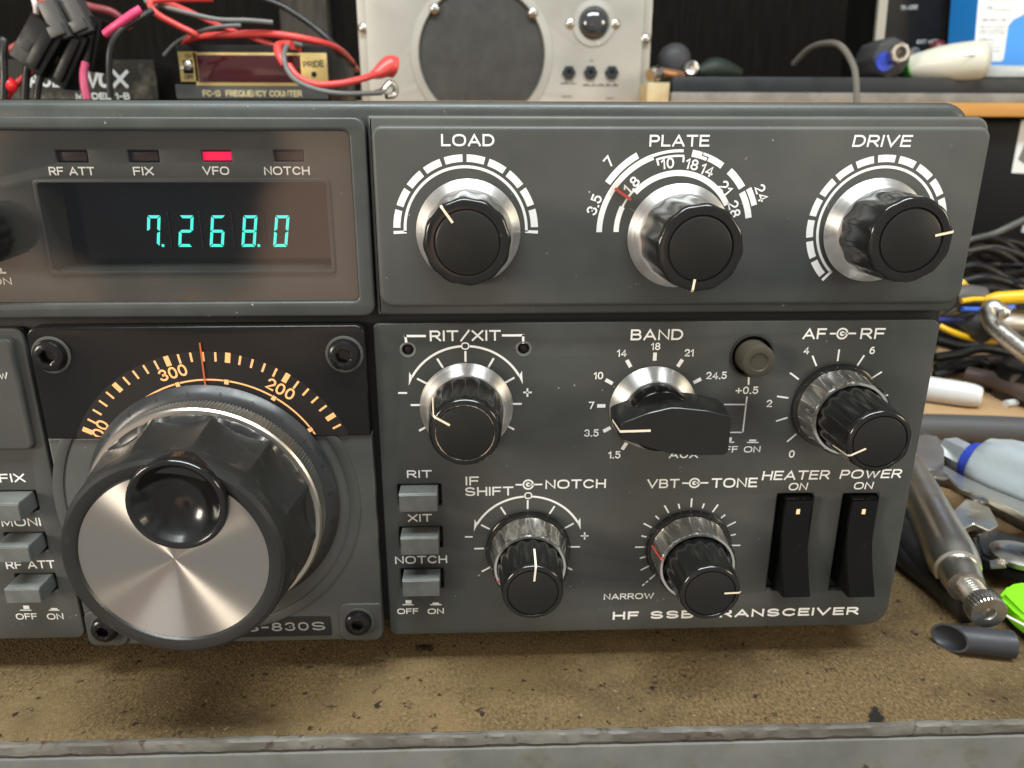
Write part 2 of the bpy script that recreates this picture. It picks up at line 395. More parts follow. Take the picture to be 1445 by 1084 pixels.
GL = {
 'A': (1.0, [[(0, 0), (.5, 1), (1, 0)], [(.2, .3), (.8, .3)]]), 'B': (.82, [[(0, 0), (0, 1)], bowl(0, .76, .53, 1), bowl(0, .82, 0, .53)]),
 'C': (.95, [E_(.5, .5, .5, .5, 40, 320, 26)]), 'D': (.9, [[(0, 0), (0, 1), (.4, 1)] + E_(.42, .5, .48, .5, 90, -90, 18) + [(.4, 0), (0, 0)]]),
 'E': (.75, [[(.75, 1), (0, 1), (0, 0), (.76, 0)], [(0, .52), (.68, .52)]]), 'F': (.72, [[(.72, 1), (0, 1), (0, 0)], [(0, .5), (.64, .5)]]),
 'H': (.85, [[(0, 0), (0, 1)], [(.85, 0), (.85, 1)], [(0, .51), (.85, .51)]]), 'I': (0.0, [[(0, 0), (0, 1)]]),
 'K': (.8, [[(0, 0), (0, 1)], [(.78, 1), (0, .36)], [(.28, .6), (.82, 0)]]), 'L': (.68, [[(0, 1), (0, 0), (.68, 0)]]),
 'M': (1.0, [[(0, 0), (0, 1), (.5, .12), (1.0, 1), (1.0, 0)]]), 'N': (.86, [[(0, 0), (0, 1), (.86, 0), (.86, 1)]]),
 'O': (1.08, [SQ(.54, .5, .54, .5)]), 'P': (.78, [[(0, 0), (0, 1)], bowl(0, .78, .44, 1)]),
 'R': (.84, [[(0, 0), (0, 1)], bowl(0, .8, .46, 1), [(.42, .46), (.84, 0)]]), 'S': (.9, [S_crv]),
 'T': (.88, [[(0, 1), (.88, 1)], [(.44, 1), (.44, 0)]]), 'U': (.84, [[(0, 1), (0, .4)] + E_(.42, .4, .42, .4, 180, 360, 16) + [(.84, 1)]]),
 'V': (.98, [[(0, 1), (.49, 0), (.98, 1)]]), 'W': (1.34, [[(0, 1), (.36, 0), (.67, .92), (.98, 0), (1.34, 1)]]), 'X': (.9, [[(0, 0), (.9, 1)], [(0, 1), (.9, 0)]]),
 'Y': (.9, [[(0, 1), (.45, .45), (.9, 1)], [(.45, .45), (.45, 0)]]), 'Q': (1.08, [SQ(.54, .5, .54, .5), [(.65, .25), (1.05, -.05)]]),
 'G': (.98, [E_(.5, .5, .5, .5, 40, 355, 26) + [(.55, .46)]]),
 '0': (.66, [SQ(.33, .5, .33, .5, 36, 2.2)]), '1': (.28, [[(0, .76), (.26, 1), (.26, 0)]]),
 '2': (.64, [E_(.32, .70, .31, .30, 165, -35, 14) + [(0, 0), (.66, 0)]]),
 '3': (.64, [E_(.31, .745, .29, .255, 160, -88, 14) + E_(.31, .26, .33, .26, 88, -160, 14)]),
 '4': (.7, [[(.52, 0), (.52, 1), (0, .26), (.7, .26)]]), '5': (.64, [[(.58, 1), (.1, 1), (.04, .52)] + E_(.31, .33, .33, .33, 130, -155, 16)]),
 '6': (.66, [E_(.33, .32, .33, .32, 0, 360, 26), [(.02, .38)] + E_(.42, .42, .41, .58, 175, 78, 10)]),
 '7': (.64, [[(0, 1), (.64, 1), (.22, 0)]]), '8': (.66, [E_(.33, .755, .28, .245, -90, 270, 22), E_(.33, .255, .33, .255, 90, 450, 24)]),
 '9': (.66, [E_(.33, .68, .33, .32, 0, 360, 26), [(.64, .62)] + E_(.24, .58, .41, .58, -5, -102, 10)]),
 '.': (.04, [[(0, 0), (.05, 0)]]), '-': (.42, [[(0, .45), (.42, .45)]]), '/': (.7, [[(0, -.05), (.7, 1.05)]]), '+': (.7, [[(0, .45), (.7, .45)], [(.35, .1), (.35, .8)]]), ' ': (.32, []),
}
LIFT = [0]
def strip(bm, pts, t, h, fmap):
    """a stroke of width t along pts, mapped onto the surface"""
    closed = (Vector(pts[0]) - Vector(pts[-1])).length < 1e-6 and len(pts) > 3
    p = [Vector(q) for q in pts]
    q = [p[0]]
    for v in p[1:]:
        if (v - q[-1]).length > 1e-4: q.append(v)
    p = q
    if closed and (p[0] - p[-1]).length < 1e-4: p = p[:-1]
    n = len(p); rows = []
    LIFT[0] = (LIFT[0] + 1) % 5; lift = LIFT[0] * .006
    for i in range(n):
        a = p[i - 1] if (i > 0 or closed) else None; b = p[(i + 1) % n] if (i < n - 1 or closed) else None
        d1 = (p[i] - a).normalized() if a is not None else None; d2 = (b - p[i]).normalized() if b is not None else None
        if d1 is None: d1 = d2
        if d2 is None: d2 = d1
        n1, n2 = Vector((-d1.y, d1.x)), Vector((-d2.y, d2.x)); m_ = n1 + n2
        m_ = m_ / max(.55, m_.length_squared / 2) if m_.length > 1e-6 else n1
        c = p[i].copy()
        if not closed and i == 0: c -= d2 * t * .5
        if not closed and i == n - 1: c += d1 * t * .5
        rows.append(tuple(bm.verts.new(fmap(v, h + EPS + lift)) for v in (c + m_ * t / 2, c - m_ * t / 2)))
    rng = range(n) if closed else range(n - 1)
    for i in rng:
        a, b = rows[i], rows[(i + 1) % n]
        bm.faces.new((a[0], a[1], b[1], b[0]))
def put_text(bm, body, c, wdt, hgt, h, rot=0, bold=0, spacing=1.0, shear=0, wt=.17):
    """lettering fitted to wdt x hgt mm round the point c (x, z), h mm in front of the panel"""
    t = hgt * wt * (1 + bold * 6)
    gap = .34 * spacing; x = 0; strokes = []
    for ch in body.upper():
        w_, st = GL[ch]
        for pl in st: strokes.append([(x + px, py) for px, py in pl])
        x += w_ + gap
    x -= gap
    s_ = (hgt - t) ; sx = ((wdt - t) / x) if (wdt and x > .05) else s_ * (1.0 if wdt is None else 1.0)
    ca, sa = math.cos(R(rot)), math.sin(R(rot))
    def fmap(v, hh): return Vector((c[0] + v.x * ca - v.y * sa, -hh, c[1] + v.x * sa + v.y * ca))
    for pl in strokes:
        strip(bm, [((px - x / 2) * sx + shear * (py - .5) * s_, (py - .5) * s_) for px, py in pl], t, h, fmap)
def T(bm, body, x0, x1, y0, y1, h=0, **k):
    a = P(x0, (y0 + y1) / 2, h); b = P(x1, (y0 + y1) / 2, h); t = P((x0 + x1) / 2, y0, h); u = P((x0 + x1) / 2, y1, h)
    put_text(bm, body, ((a.x + b.x) / 2, (t.z + u.z) / 2), b.x - a.x, t.z - u.z, h, **k)
def TR(bm, body, px, py, hpx, rot, h=0, **k):
    a = P(px, py - hpx / 2, h); b = P(px, py + hpx / 2, h)
    put_text(bm, body, ((a.x + b.x) / 2, (a.z + b.z) / 2), None, a.z - b.z, h, rot, **k)
def poly(bm, pts, h):
    bm.faces.new([bm.verts.new((x, -h - EPS, z)) for x, z in pts])
def arc(bm, c, r0, r1, a0, a1, h, n=None):
    n = n or max(2, int(abs(a1 - a0) / 3))
    vs = []
    for k in range(n + 1):
        a = R(a0 + (a1 - a0) * k / n)
        vs.append((bm.verts.new((c[0] + r0 * math.cos(a), -h - EPS, c[1] + r0 * math.sin(a))),
                   bm.verts.new((c[0] + r1 * math.cos(a), -h - EPS, c[1] + r1 * math.sin(a)))))
    for a, b in zip(vs, vs[1:]): bm.faces.new((a[0], b[0], b[1], a[1]))
def seg(bm, a, b, wd, h):
    a, b = Vector(a), Vector(b); d = (b - a).normalized(); n = Vector((-d.y, d.x)) * wd / 2
    poly(bm, [a + n, b + n, b - n, a - n], h)
def L(bm, x0, y0, x1, y1, wpx, h=0):
    a, b = P(x0, y0, h), P(x1, y1, h)
    seg(bm, (a.x, a.z), (b.x, b.z), wpx / 6.2, h)
def tick(bm, c, ang, r0, r1, wd, h=0):
    d = Vector((math.cos(R(ang)), math.sin(R(ang)))); c = Vector(c)
    seg(bm, c + d * r0, c + d * r1, wd, h)
def xz(p): return (p.x, p.z)

# =================================================================== the bench and what stands behind
bench = empty('workbench', (0, 0, 0), label='worn brown workbench with a chipped grey painted front edge', category='workbench')
rotb = Matrix.Rotation(R(-.25), 3, 'Z')
FY = -25.0
def bq(x, y, z): return rotb @ Vector((x, y, z))
bm = bmesh.new()
for x0, x1, y0, y1, z0, z1, bv in ((-700, 800, FY + .6, 720, -5, 0, .8),):
    box(bm, ((x0 + x1) / 2, (y0 + y1) / 2, (z0 + z1) / 2), (x1 - x0, y1 - y0, z1 - z0), bev=bv)
bmesh.ops.rotate(bm, verts=bm.verts, cent=(0, 0, 0), matrix=rotb)
fin('bench_top', bm, M_hard, bench)
bm = bmesh.new()
nx = 440; rings = []
for k in range(nx + 1):
    x = -330 + 660 * k / nx
    j = .10 * math.sin(x * .31) + .08 * math.sin(x * .83 + 1) + random.uniform(-.09, .09)
    j2 = random.uniform(-.10, .10)
    rings.append([Vector((x, FY + .6, -4.9)), Vector((x, FY + .5 + j, .08 + j2 * .5)), Vector((x, FY - .5 + j * .6, .15 + j2)), Vector((x, FY - 1.0 + j2, -.3)), Vector((x, FY - 1.3 + j * .4, -2.3 + j)), Vector((x, FY - .6, -2.6 + j)), Vector((x, FY - .6, -4.9))])
loft(bm, rings)
bmesh.ops.rotate(bm, verts=bm.verts, cent=(0, 0, 0), matrix=rotb)
fin('edge_strip', bm, M_lip, bench)
bm = bmesh.new()
box(bm, (0, FY + 9.2, -65), (1300, 21, 119.6), bev=1.2)
box(bm, (0, FY - .75, -34), (1300, 2.0, 61.4), bev=.5)
bmesh.ops.rotate(bm, verts=bm.verts, cent=(0, 0, 0), matrix=rotb)
fin('apron', bm, M_apron, bench)
# cleaner tan patch of board at the right, where the tools lie
bm = bmesh.new()
pp_ = [B(1250, 720), B(1300, 560), B(1330, 470), B(1600, 470), B(1700, 620), B(1600, 800), B(1445, 790), B(1380, 740)]
ring = [(p.x, p.y) for p in pp_]
bm.faces.new([bm.verts.new((x, y, .25)) for x, y in ring])
fin('board_inlay', bm, M_hardclean, bench)

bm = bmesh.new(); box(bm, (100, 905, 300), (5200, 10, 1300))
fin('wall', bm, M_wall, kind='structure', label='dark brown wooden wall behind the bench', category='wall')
bm = bmesh.new(); a = U(400, 60, 880); b = U(466, 60, 880)
box(bm, ((a.x + b.x) / 2, 885, 400), (b.x - a.x, 26, 1000), bev=1.5)
fin('wall_post', bm, M_wallpost, label='weathered pale post on the dark wall left of the speaker box', category='post')

# =================================================================== the transceiver
ROOT = Vector((0, 150, 10))
rad = empty('radio_transceiver', ROOT, label='dark grey amateur radio transceiver with a large tuning knob and green digits lit', category='radio transceiver')
XL = -225.0
zTop = U(660, 142.5, 4).z; xCase = U(1366, 210, 4).x
zLip = P(660, 163).z; xFr = P(1394, 200).x
zBotU = P(700, 444).z; zTopL = P(700, 455.5).z; zBotL = P(880, 887).z
bm = bmesh.new()
bay = rrect(XL + 9, P(499, 300, 1).x + 1, P(300, 432, 1).z, P(300, 180, 1).z, 1, 3)
plate(bm, rrect(XL + 3, xCase, 12, zTop, (2, 2, 6, 6), 8), [rrect(P(63, 320, -4).x - 2, P(465, 320, -4).x + 2, P(260, 383, -4).z - 2, P(260, 257, -4).z + 2, .8, 3)], -310, -4, 2.2)
fin('case', bm, M_case, rad)
for x in (-190, 80):
    for y in (30, 270):
        bm = bmesh.new(); lathe(bm, (x, y, 0), [(8, 0), (9, 1), (9, 12.5)], 32, ax=(0, 0, 1))
        fin('rubber_foot', bm, M_boxblk, rad)
# dark sub frame seen in the gaps
bm = bmesh.new()
plate(bm, rrect(XL, xFr - 2, 12.5, zBotU + 4, 2), [inset(bay, -1.5)] if False else [], -3.6, -2.6, .2)
fin('sub_frame', bm, M_well, rad)

# ---------------- upper control panel
xU0 = P(524.5, 300).x
up = empty('upper_panel', (xU0, 0, (zLip + zBotU) / 2), rad)
bm = bmesh.new(); slab(bm, rrect(xU0, xFr, zBotU, zLip, (.6, 2.5, 3.2, .6), 6), -3.8, 0, .9)
fin('panel_frame', bm, M_panel, up)
HU = 1.5
bm = bmesh.new()
slab(bm, rrect(P(529, 300, HU).x, xFr - .25, P(700, 433, HU).z, P(700, 177.5, HU).z, (3, 3.2, 2.6, 2.2), 7), -.5, HU, .95, 5)
fin('panel_face', bm, M_panel, up)
bm = bmesh.new()
T(bm, 'LOAD', 622.4, 697.6, 189.3, 206.5, HU)
T(bm, 'PLATE', 916.5, 1001, 190.3, 207, HU)
T(bm, 'DRIVE', 1204, 1286.5, 190.5, 207.5, HU, shear=.12)
cL = xz(P(657.5, 324, HU)); rk = 6.32
rO = (P(762, 322, HU).x - P(558, 322, HU).x) / 2
def segscale(c, n, a0):
    for k in range(n):
        a = a0 - 18 * k
        arc(bm, c, rO - 1.55, rO, a - 1.6, a - 16.2, HU)
    a1 = a0 - 18 * n
    arc(bm, c, rO - 2.85, rO - 2.25, a0 + 2.2, a1 - 2.2, HU)
    for a, s in ((a0, 1), (a1, -1)):
        arc(bm, c, rO - 2.85, rO, a + s * .9, a + s * 3.4, HU)
segscale(cL, 10, 180)
cD = xz(P(1236.5, 322.5, HU))
segscale(cD, 15, 225)
cP = xz(P(952, 326.5, HU))
u = rO / 102
arc(bm, cP, 80.5 * u, 88 * u, 180.5, 156, HU); arc(bm, cP, 76.5 * u, 84.5 * u, 138, 27, HU); arc(bm, cP, 82.5 * u, 85.5 * u, 156, 138, HU)
arc(bm, cP, 104.5 * u, 112.5 * u, 180.5, 110, HU); arc(bm, cP, 108.2 * u, 112.2 * u, 110, 87.5, HU)
arc(bm, cP, 102 * u, 105 * u, 108.5, 86.5, HU)
for a in (108.5, 87.6): arc(bm, cP, 95 * u, 101.8 * u, a, a - 1.6, HU)
arc(bm, cP, 115 * u, 124 * u, 146, 119.5, HU)
arc(bm, cP, 103.5 * u, 113 * u, 81, 73.6, HU); arc(bm, cP, 103.5 * u, 108 * u, 73.5, 69, HU)
arc(bm, cP, 109.5 * u, 113 * u, 72.9, 68.2, HU); arc(bm, cP, 104 * u, 113 * u, 68.1, 56, HU)
arc(bm, cP, 104.5 * u, 114.5 * u, 49.5, 33.5, HU)
arc(bm, cP, 102 * u, 111 * u, 30.5, 10, HU)
arc(bm, cP, 113 * u, 121 * u, 30.5, 18, HU)
for s_, px, py, ro in (('7', 859, 228, 48), ('3.5', 838.5, 289, 70), ('1.8', 891, 261, 47), ('10', 942, 230.5, 7), ('18', 976.5, 232, -11), ('14', 998, 240, -21),
                       ('21', 1023.5, 265, -48), ('28', 1036, 295, -72), ('24', 1074.5, 272.5, -66)):
    TR(bm, s_, px, py, 15.5, ro, HU)
fin('lettering', bm, M_white, up, flat=True)

def pointer_strip(bm, c, ang, r0, r1, h, wd=.55, r2=None, h2=None, th=.12):
    """line painted on a knob: across the face from r0 to r1, then down the side to radius r2 at h2"""
    c = Vector(c); d = Vector((math.cos(R(ang)), 0, math.sin(R(ang)))); n = Vector((-d.z, 0, d.x)) * wd / 2; o = Vector((0, -1, 0))
    path = [(r0, h + th), (r1 - .5, h + th), (r1 + .02, h - .35)]
    if r2: path += [(r2 + .10, h2)]
    vs = [[bm.verts.new(c + d * r + o * hh - n), bm.verts.new(c + d * r + o * hh + n)] for r, hh in path]
    for a, b in zip(vs, vs[1:]): bm.faces.new((a[0], a[1], b[1], b[0]))

def fluted_knob(base, ht, rs, rb, rf, n_fl, ang, panel, depth=.40, skirt=True, face=None, flat_face=True, label=None, gr=None, plen=.45, cap_mat=None):
    """black knob on a turned aluminium skirt; base = point on the panel"""
    k = empty('control_knob', base, panel)
    if label: k['label'] = label
    if skirt:
        bm = bmesh.new()
        lathe(bm, base, [(rs - 1.5, .9), (rs - .25, .9), (rs, 1.15), (rs - .1, 1.6), (rb + .25, 4.1), (rb - .9, 4.2)], 96, cap0=True)
        fin('skirt', bm, M_al, k)
    bm = bmesh.new()
    def fl(t, i, r):
        if i in (0, 1, 2, 3): 
            q = .5 + .5 * math.cos(n_fl * (t - R(ang)))
            return r - depth * (1, 1, .75, .5)[i] * (1 - q) ** 1.1
        if i == 4: 
            q = .5 + .5 * math.cos(n_fl * (t - R(ang)))
            return r - depth * .35 * (1 - q) ** 1.1
        return r
    h0 = 4.25 if skirt else 1.0
    gr = gr or rf * .72
    lathe(bm, base, [(rb, h0), (rb * .6 + rf * .4, h0 + (ht - h0) * .5), (rf + .12, ht - 1.5), (rf + .05, ht - .8), (rf - .25, ht - .2), (rf - .75, ht), (gr + .35, ht), (gr + .1, ht - .45), (gr - .1, ht - .45)], 120, fl, cap1=True)
    fin('knob_body', bm, M_flute, k, sharp=50)
    bm = bmesh.new()
    lathe(bm, base, [(gr - .1, ht - .8), (gr - .1, ht - .12), (gr - .35, ht + .02)], 80, cap0=False)
    fin('cap', bm, cap_mat or M_cap, k)
    bm = bmesh.new()
    pointer_strip(bm, base, ang, rf * (1 - plen), rf + .05, ht, .5)
    fin('pointer_line', bm, M_line, k, flat=True)
    return k
def V3(x, z, h=0): return Vector((x, -h, z))
kl = fluted_knob(V3(-3.2, 115.0, HU), 17.0, 11.35, 9.25, 8.75, 12, 125, up, label='knob with its white pointer turned to the upper left')
kp = fluted_knob(V3(43.1, 114.0, HU), 19.2, 11.35, 9.25, 8.75, 12, 263, up, label='knob with a worn pointer and a clear cursor over the scale', plen=.3)
kd = fluted_knob(V3(86.8, 115.1, HU), 16.7, 11.35, 9.25, 8.75, 12, 12, up, label='knob with its pointer turned to the right')
# clear cursor under the middle knob
bm = bmesh.new()
cc = Vector((cP[0], -HU - .75, cP[1]))
pts = []
for a, r in ((136, 8.5), (139.5, 16.9), (146, 17.3), (152.5, 16.9), (156, 8.5)):
    pts.append((cP[0] + r * math.cos(R(a)), cP[1] + r * math.sin(R(a))))
slab(bm, pts[::-1] if False else pts, HU + .4, HU + .95, .12, 1)
fin('cursor', bm, M_clear, kp)
bm = bmesh.new(); tick(bm, cP, 146, 12.2, 16.6, .65, HU + .25)
fin('cursor_line', bm, M_red, kp, flat=True)

# ---------------- display section
xD1 = P(522, 300).x
dsp = empty('display_panel', (xD1, 0, (zLip + zBotU) / 2), rad)
HW = 1.0
zW0, zW1 = P(300, 427, HW).z, P(300, 183.5, HW).z
xW1 = P(499, 300, HW).x
wl = rrect(XL + 8, xW1, zW0, zW1, 1.4, 5)
bm = bmesh.new()
plate(bm, rrect(XL, xD1, P(300, 446.5).z, P(300, 165).z, (1, 2.4, 2.4, 1)), [wl], -3.8, HW, .55)
fin('bezel', bm, M_case, dsp)
# inner printed face behind the window, with openings
HI = -.55
def Pi(x, y): return P(x, y, HI)
op = rrect(Pi(63, 320).x, Pi(465, 320).x, Pi(260, 383).z, Pi(260, 257).z, .8, 4)
lamps_px = ((77, 122, 212, 229.5), (179, 223, 212, 229.5), (283.5, 325.5, 212, 228.5), (385, 428, 211.5, 228.5))
lh = [rrect(Pi(a, c).x, Pi(b, c).x, Pi(a, d).z, Pi(a, c).z, .15, 2) for a, b, c, d in lamps_px]
bm = bmesh.new()
plate(bm, rrect(XL + 4, xW1 + 1.5, zW0 - 1.5, zW1 + 1.5, .5, 2), [op] + lh, HI - 1.4, HI, .25)
fin('display_face', bm, M_panel, dsp)
bm = bmesh.new()
for s_, a, b, c, d in (('RF ATT', 69, 133.4, 235.5, 247.5), ('FIX', 188, 216.7, 235.5, 247.5), ('VFO', 286, 323.5, 235, 247), ('NOTCH', 372.6, 437, 235, 247)):
    T(bm, s_, a, b, c, d, HI, bold=.004)
T(bm, 'ON', -12, 16.6, 392, 402, HI)
L(bm, -16, 385, 9, 385, 2.4, HI); L(bm, -10, 381.5, 3, 381.5, 6, HI)
fin('lettering', bm, M_white, dsp, flat=True)
for i, (a, b, c, d) in enumerate(lamps_px):
    bm = bmesh.new()
    q0, q1 = P(a + 3, d - 2, HI - .9), P(b - .5, c + 2.5, HI - .9)
    box(bm, ((q0.x + q1.x) / 2, .9 - HI + .8, (q0.z + q1.z) / 2), (q1.x - q0.x, 1.6, q1.z - q0.z), bev=.12)
    o = fin('indicator_lamp', bm, M_redlamp if i == 2 else M_dimlamp, dsp)
    if i == 2: o['label'] = 'lit red indicator lamp'
# raised rim round the opening
bm = bmesh.new()
ox0, ox1, oz0, oz1 = Pi(63, 320).x, Pi(465, 320).x, Pi(260, 383).z, Pi(260, 257).z
oo = rrect(ox0 - .75, ox1 + .75, oz0 - .75, oz1 + .75, 1.0, 4)
plate(bm, oo, [rrect(ox0 + .1, ox1 - .1, oz0 + .1, oz1 - .1, .8, 4)], HI - .3, HI + .28, .12)
fin('opening_rim', bm, M_case, dsp)
# light-box behind the opening
HB = HI - 8.0
x0, x1 = Pi(63, 320).x, Pi(465, 320).x; z0, z1 = Pi(260, 383).z, Pi(260, 257).z
bm = bmesh.new()
outer = [(x0, z0), (x1, z0), (x1, z1), (x0, z1)]; inn = [(x0 + 1.0, z0 + .5), (x1 - .6, z0 + .5), (x1 - .6, z1 - .4), (x0 + 1.0, z1 - .4)]
loft(bm, [[Vector((x, -HI + .6, z)) for x, z in outer], [Vector((x, -HB, z)) for x, z in inn]], cap0=False, cap1=False)
fin('display_tunnel', bm, M_case, dsp, flat=True)
bm = bmesh.new(); poly(bm, [(x0 - 1, z0 - 1), (x1 + 1, z0 - 1), (x1 + 1, z1 + 1), (x0 - 1, z1 + 1)], HB - .1)
fin('display_screen', bm, M_reddark if False else mat('dark_tube_glass', (.006, .009, .009), .12), dsp, flat=True)
# seven-segment digits
SEGS = {'7': 'abcf', '2': 'abged', '6': 'acdefg', '8': 'abcdefg', '0': 'abcdef'}
def digit(ch, px0, px1, py0, py1, dot):
    pm = (px0 + px1) / 2; hg = P(pm, py0, HB).z - P(pm, py1, HB).z; sl = .17
    a = P(px0, py1, HB); b = P(px1, (py0 + py1) / 2, HB)
    wd = b.x - P(px0, (py0 + py1) / 2, HB).x; a.x = P(px0, (py0 + py1) / 2, HB).x - sl * hg / 2
    d = empty('display_digit', (a.x, -HB, a.z), dsp)
    bm = bmesh.new(); t = .66; g = .12
    def q(x, z): return (a.x + x + sl * z, a.z + z)
    hm = hg / 2
    S_ = {'a': [(g, hg), (wd - g, hg), (wd - t - g * .5, hg - t), (t + g * .5, hg - t)],
          'd': [(g, 0), (t + g * .5, t), (wd - t - g * .5, t), (wd - g, 0)],
          'g': [(g + .1, hm), (t, hm + t / 2), (wd - t, hm + t / 2), (wd - g - .1, hm), (wd - t, hm - t / 2), (t, hm - t / 2)],
          'f': [(0, hg - g * 2), (0, hm + g), (t * .4, hm + g * 1.5), (t, hm + t / 2 + g), (t, hg - t - g)],
          'b': [(wd, hg - g * 2), (wd, hm + g), (wd - t * .4, hm + g * 1.5), (wd - t, hm + t / 2 + g), (wd - t, hg - t - g)],
          'e': [(0, g * 2), (0, hm - g), (t * .4, hm - g * 1.5), (t, hm - t / 2 - g), (t, t + g)],
          'c': [(wd, g * 2), (wd, hm - g), (wd - t * .4, hm - g * 1.5), (wd - t, hm - t / 2 - g), (wd - t, t + g)]}
    for s_ in SEGS[ch]: poly(bm, [q(*p) for p in S_[s_]], HB)
    if dot: poly(bm, circ(q(wd + .75, .3), .36, 14), HB)
    fin('segments', bm, M_vfd, d, flat=True)
for ch, a, b, dt in (('7', 207.5, 226, 1), ('2', 252.5, 272.5, 0), ('6', 297, 317, 0), ('8', 342, 362, 1), ('0', 387, 407, 0)):
    digit(ch, a, b, 304, 348.5, dt)
bm = bmesh.new()
for px in (240, 284, 329, 374):
    q0, q1 = P(px, 352, HB), P(px, 298, HB); box(bm, ((q0.x + q1.x) / 2, -HB - .15, (q0.z + q1.z) / 2), (.18, .2, q1.z - q0.z))
fin('tube_dividers', bm, M_dring, dsp)
bm = bmesh.new(); slab(bm, inset(wl, .12), -.15, .25, .08, 1)
fin('display_window', bm, M_glass, dsp)
# the knob cut off by the frame at the far left
fluted_knob(P(-24, 330, HI), 13, 9.0, 6.6, 6.1, 14, 60, dsp, skirt=False, label='silver faced knob partly out of view', cap_mat=M_al, gr=5.3)

# ---------------- dial panel
dp = empty('dial_panel', P(295, 700), rad)
HD = 2.0
xA0, xA1 = P(38, 470, HD).x, P(525, 470, HD).x
xA0b, xA1b = P(123, 900, HD).x, P(534, 900, HD).x
xA0 = (xA0 + xA0b) / 2; xA1 = (xA1 + xA1b) / 2
zA0, zA1 = P(400, 905, HD).z, P(300, 460, HD).z
zM = P(300, 616, HD).z
C0 = P(295, 709, HD); cT = xz(C0)
RD = P(484.5, 640, HD).x - P(295, 640, HD).x
RD = (P(290, 709, HD) - P(288, 498, HD)).length
bm = bmesh.new()
low = rrect(xA0, xA1, zA0, zM, (2.6, 2.6, 0, 0), 6)
plate(bm, low, [], -1.0, HD, .5)
fin('panel_face', bm, M_panel, dp)
bm = bmesh.new()
cT = (-63.8, 54.0); RD = 34.6
arcp = [(cT[0] + RD * math.cos(R(a)), cT[1] + RD * math.sin(R(a))) for a in [180 - 2.5 * k for k in range(73)]]
arcp = [p for p in arcp if p[1] > zM + .15]
hole = [(arcp[-1][0], zM + .15)] + arcp[::-1] + [(arcp[0][0], zM + .15)]
win = rrect(xA0 + .3, xA1 - .2, zM + .02, zA1, (0, 0, 2.2, 2.2), 6)
slab(bm, win, -1.0, HD + .45, .5)
fin('dial_window', bm, M_smoke, dp)
bm = bmesh.new()
HS = HD + .45
poly(bm, hole, HS)
fin('dial_plate', bm, M_dial, dp, flat=True)
bm = bmesh.new()
HS2 = HS + .04
cT = (-63.5, 55.0)
for k in range(-14, 20):
    a = 80.7 + 4.84 * k
    th = (k % 5 == 0)
    if a < 14 or a > 166: continue
    tick(bm, cT, a, 31.2, 33.6 if th else 33.4, 1.2 if th else .5, HS2)
rI = 26.8
for k in range(-3, 4):
    a = 80.7 + 24.2 * k
    lo, hi = max(a + 1.4, 14), min(a + 22.8, 166)
    if hi > lo: arc(bm, cT, rI - .2, rI + .2, lo, hi, HS2)
    if 26 < a < 160: tick(bm, cT, a, rI - .85, rI + .3, 1.0, HS2)
for s_, px, py, ro in (('300', 244, 526, 15), ('200', 396, 549, -31), ('400', 139, 612, 60)):
    TR(bm, s_, px, py, 16.5, ro, HS2)
bmesh.ops.bisect_plane(bm, geom=bm.verts[:] + bm.edges[:] + bm.faces[:], plane_co=(0, 0, zM + .5), plane_no=(0, 0, 1), clear_inner=True)
fin('dial_scale', bm, M_orange, dp, flat=True)
bm = bmesh.new(); a, b = P(283, 484, HS2 + .3), P(290.5, 556, HS2 + .3)
box(bm, ((a.x + b.x) / 2, -HS2 - .35, (a.z + b.z) / 2), (.35, .2, a.z - b.z), rot=Matrix.Rotation(R(0), 3, 'Y'))
fin('dial_needle', bm, M_needle, dp)
bm = bmesh.new()      # raised ring on the panel round the knob, below the window
lathe(bm, C0, [(36.5, 0), (36.4, .35), (36.1, .42), (34.3, .42), (34.0, .3), (34, 0)], 120, cap0=False, cap1=False)
for v in bm.verts: v.co.z = min(v.co.z, zM - .02)
fin('raised_ring', bm, M_panel, dp)
def screw(px, py, h, r, panel):
    c = P(px, py, h)
    s_ = empty('socket_screw', c, panel)
    bm = bmesh.new()
    lathe(bm, c, [(r * 1.22, .0), (r * 1.2, .25), (r * 1.05, .3), (r * 1.03, .05)], 40, cap0=False, cap1=False)
    fin('collar', bm, M_panel, s_)
    bm = bmesh.new()
    hexr = r * .42
    def fx(t, i, rr):
        if i >= 5: return hexr / max(math.cos(((t + .3) % (math.pi / 3)) - math.pi / 6), .5)
        return rr
    lathe(bm, c, [(r, 0), (r, 1.2), (r * .95, 1.7), (r * .8, 2.1), (r * .55, 2.25), (hexr, 2.1), (hexr, .6)], 48, fx)
    fin('screw_head', bm, mat('blackened_screw', (.02, .02, .02), .22, .6), s_, sharp=30)
screw(72.5, 501, HS, 3.55, dp); screw(486, 500, HS, 3.55, dp)
for px0, px1, py0 in ((480, 533, 851), (128, 178, 862)):
    a, b, t = P(px0, 880, HD).x, P(px1, 880, HD).x, P((px0 + px1) / 2, py0, HD).z
    if px0 < 300: a = xA0 + .15
    else: b = xA1 - .15
    bm = bmesh.new(); slab(bm, rrect(a, b, zA0 + .15, t, (2.4, 2.4, 1, 2.2)), HD - .5, HD + .55, .3)
    fin('corner_tab', bm, M_panel, dp)
screw(506, 877, HD + .5, 3.3, dp); screw(150, 886, HD + .5, 3.3, dp)
# model badge
bz0, bz1 = P(420, 897, HD).z, P(420, 870, HD).z
ba = P(467, 884, HD).x
bm = bmesh.new(); slab(bm, rrect(P(318, 884, HD).x, ba, bz0, bz1, .5, 3), HD - .5, HD + .3, .15)
fin('badge', bm, M_well, dp)
bm = bmesh.new(); T(bm, 'TS-830S', 322, 459, 878.5, 890.5, HD + .32, bold=.004)
fin('badge_lettering', bm, M_silverp, dp, flat=True)

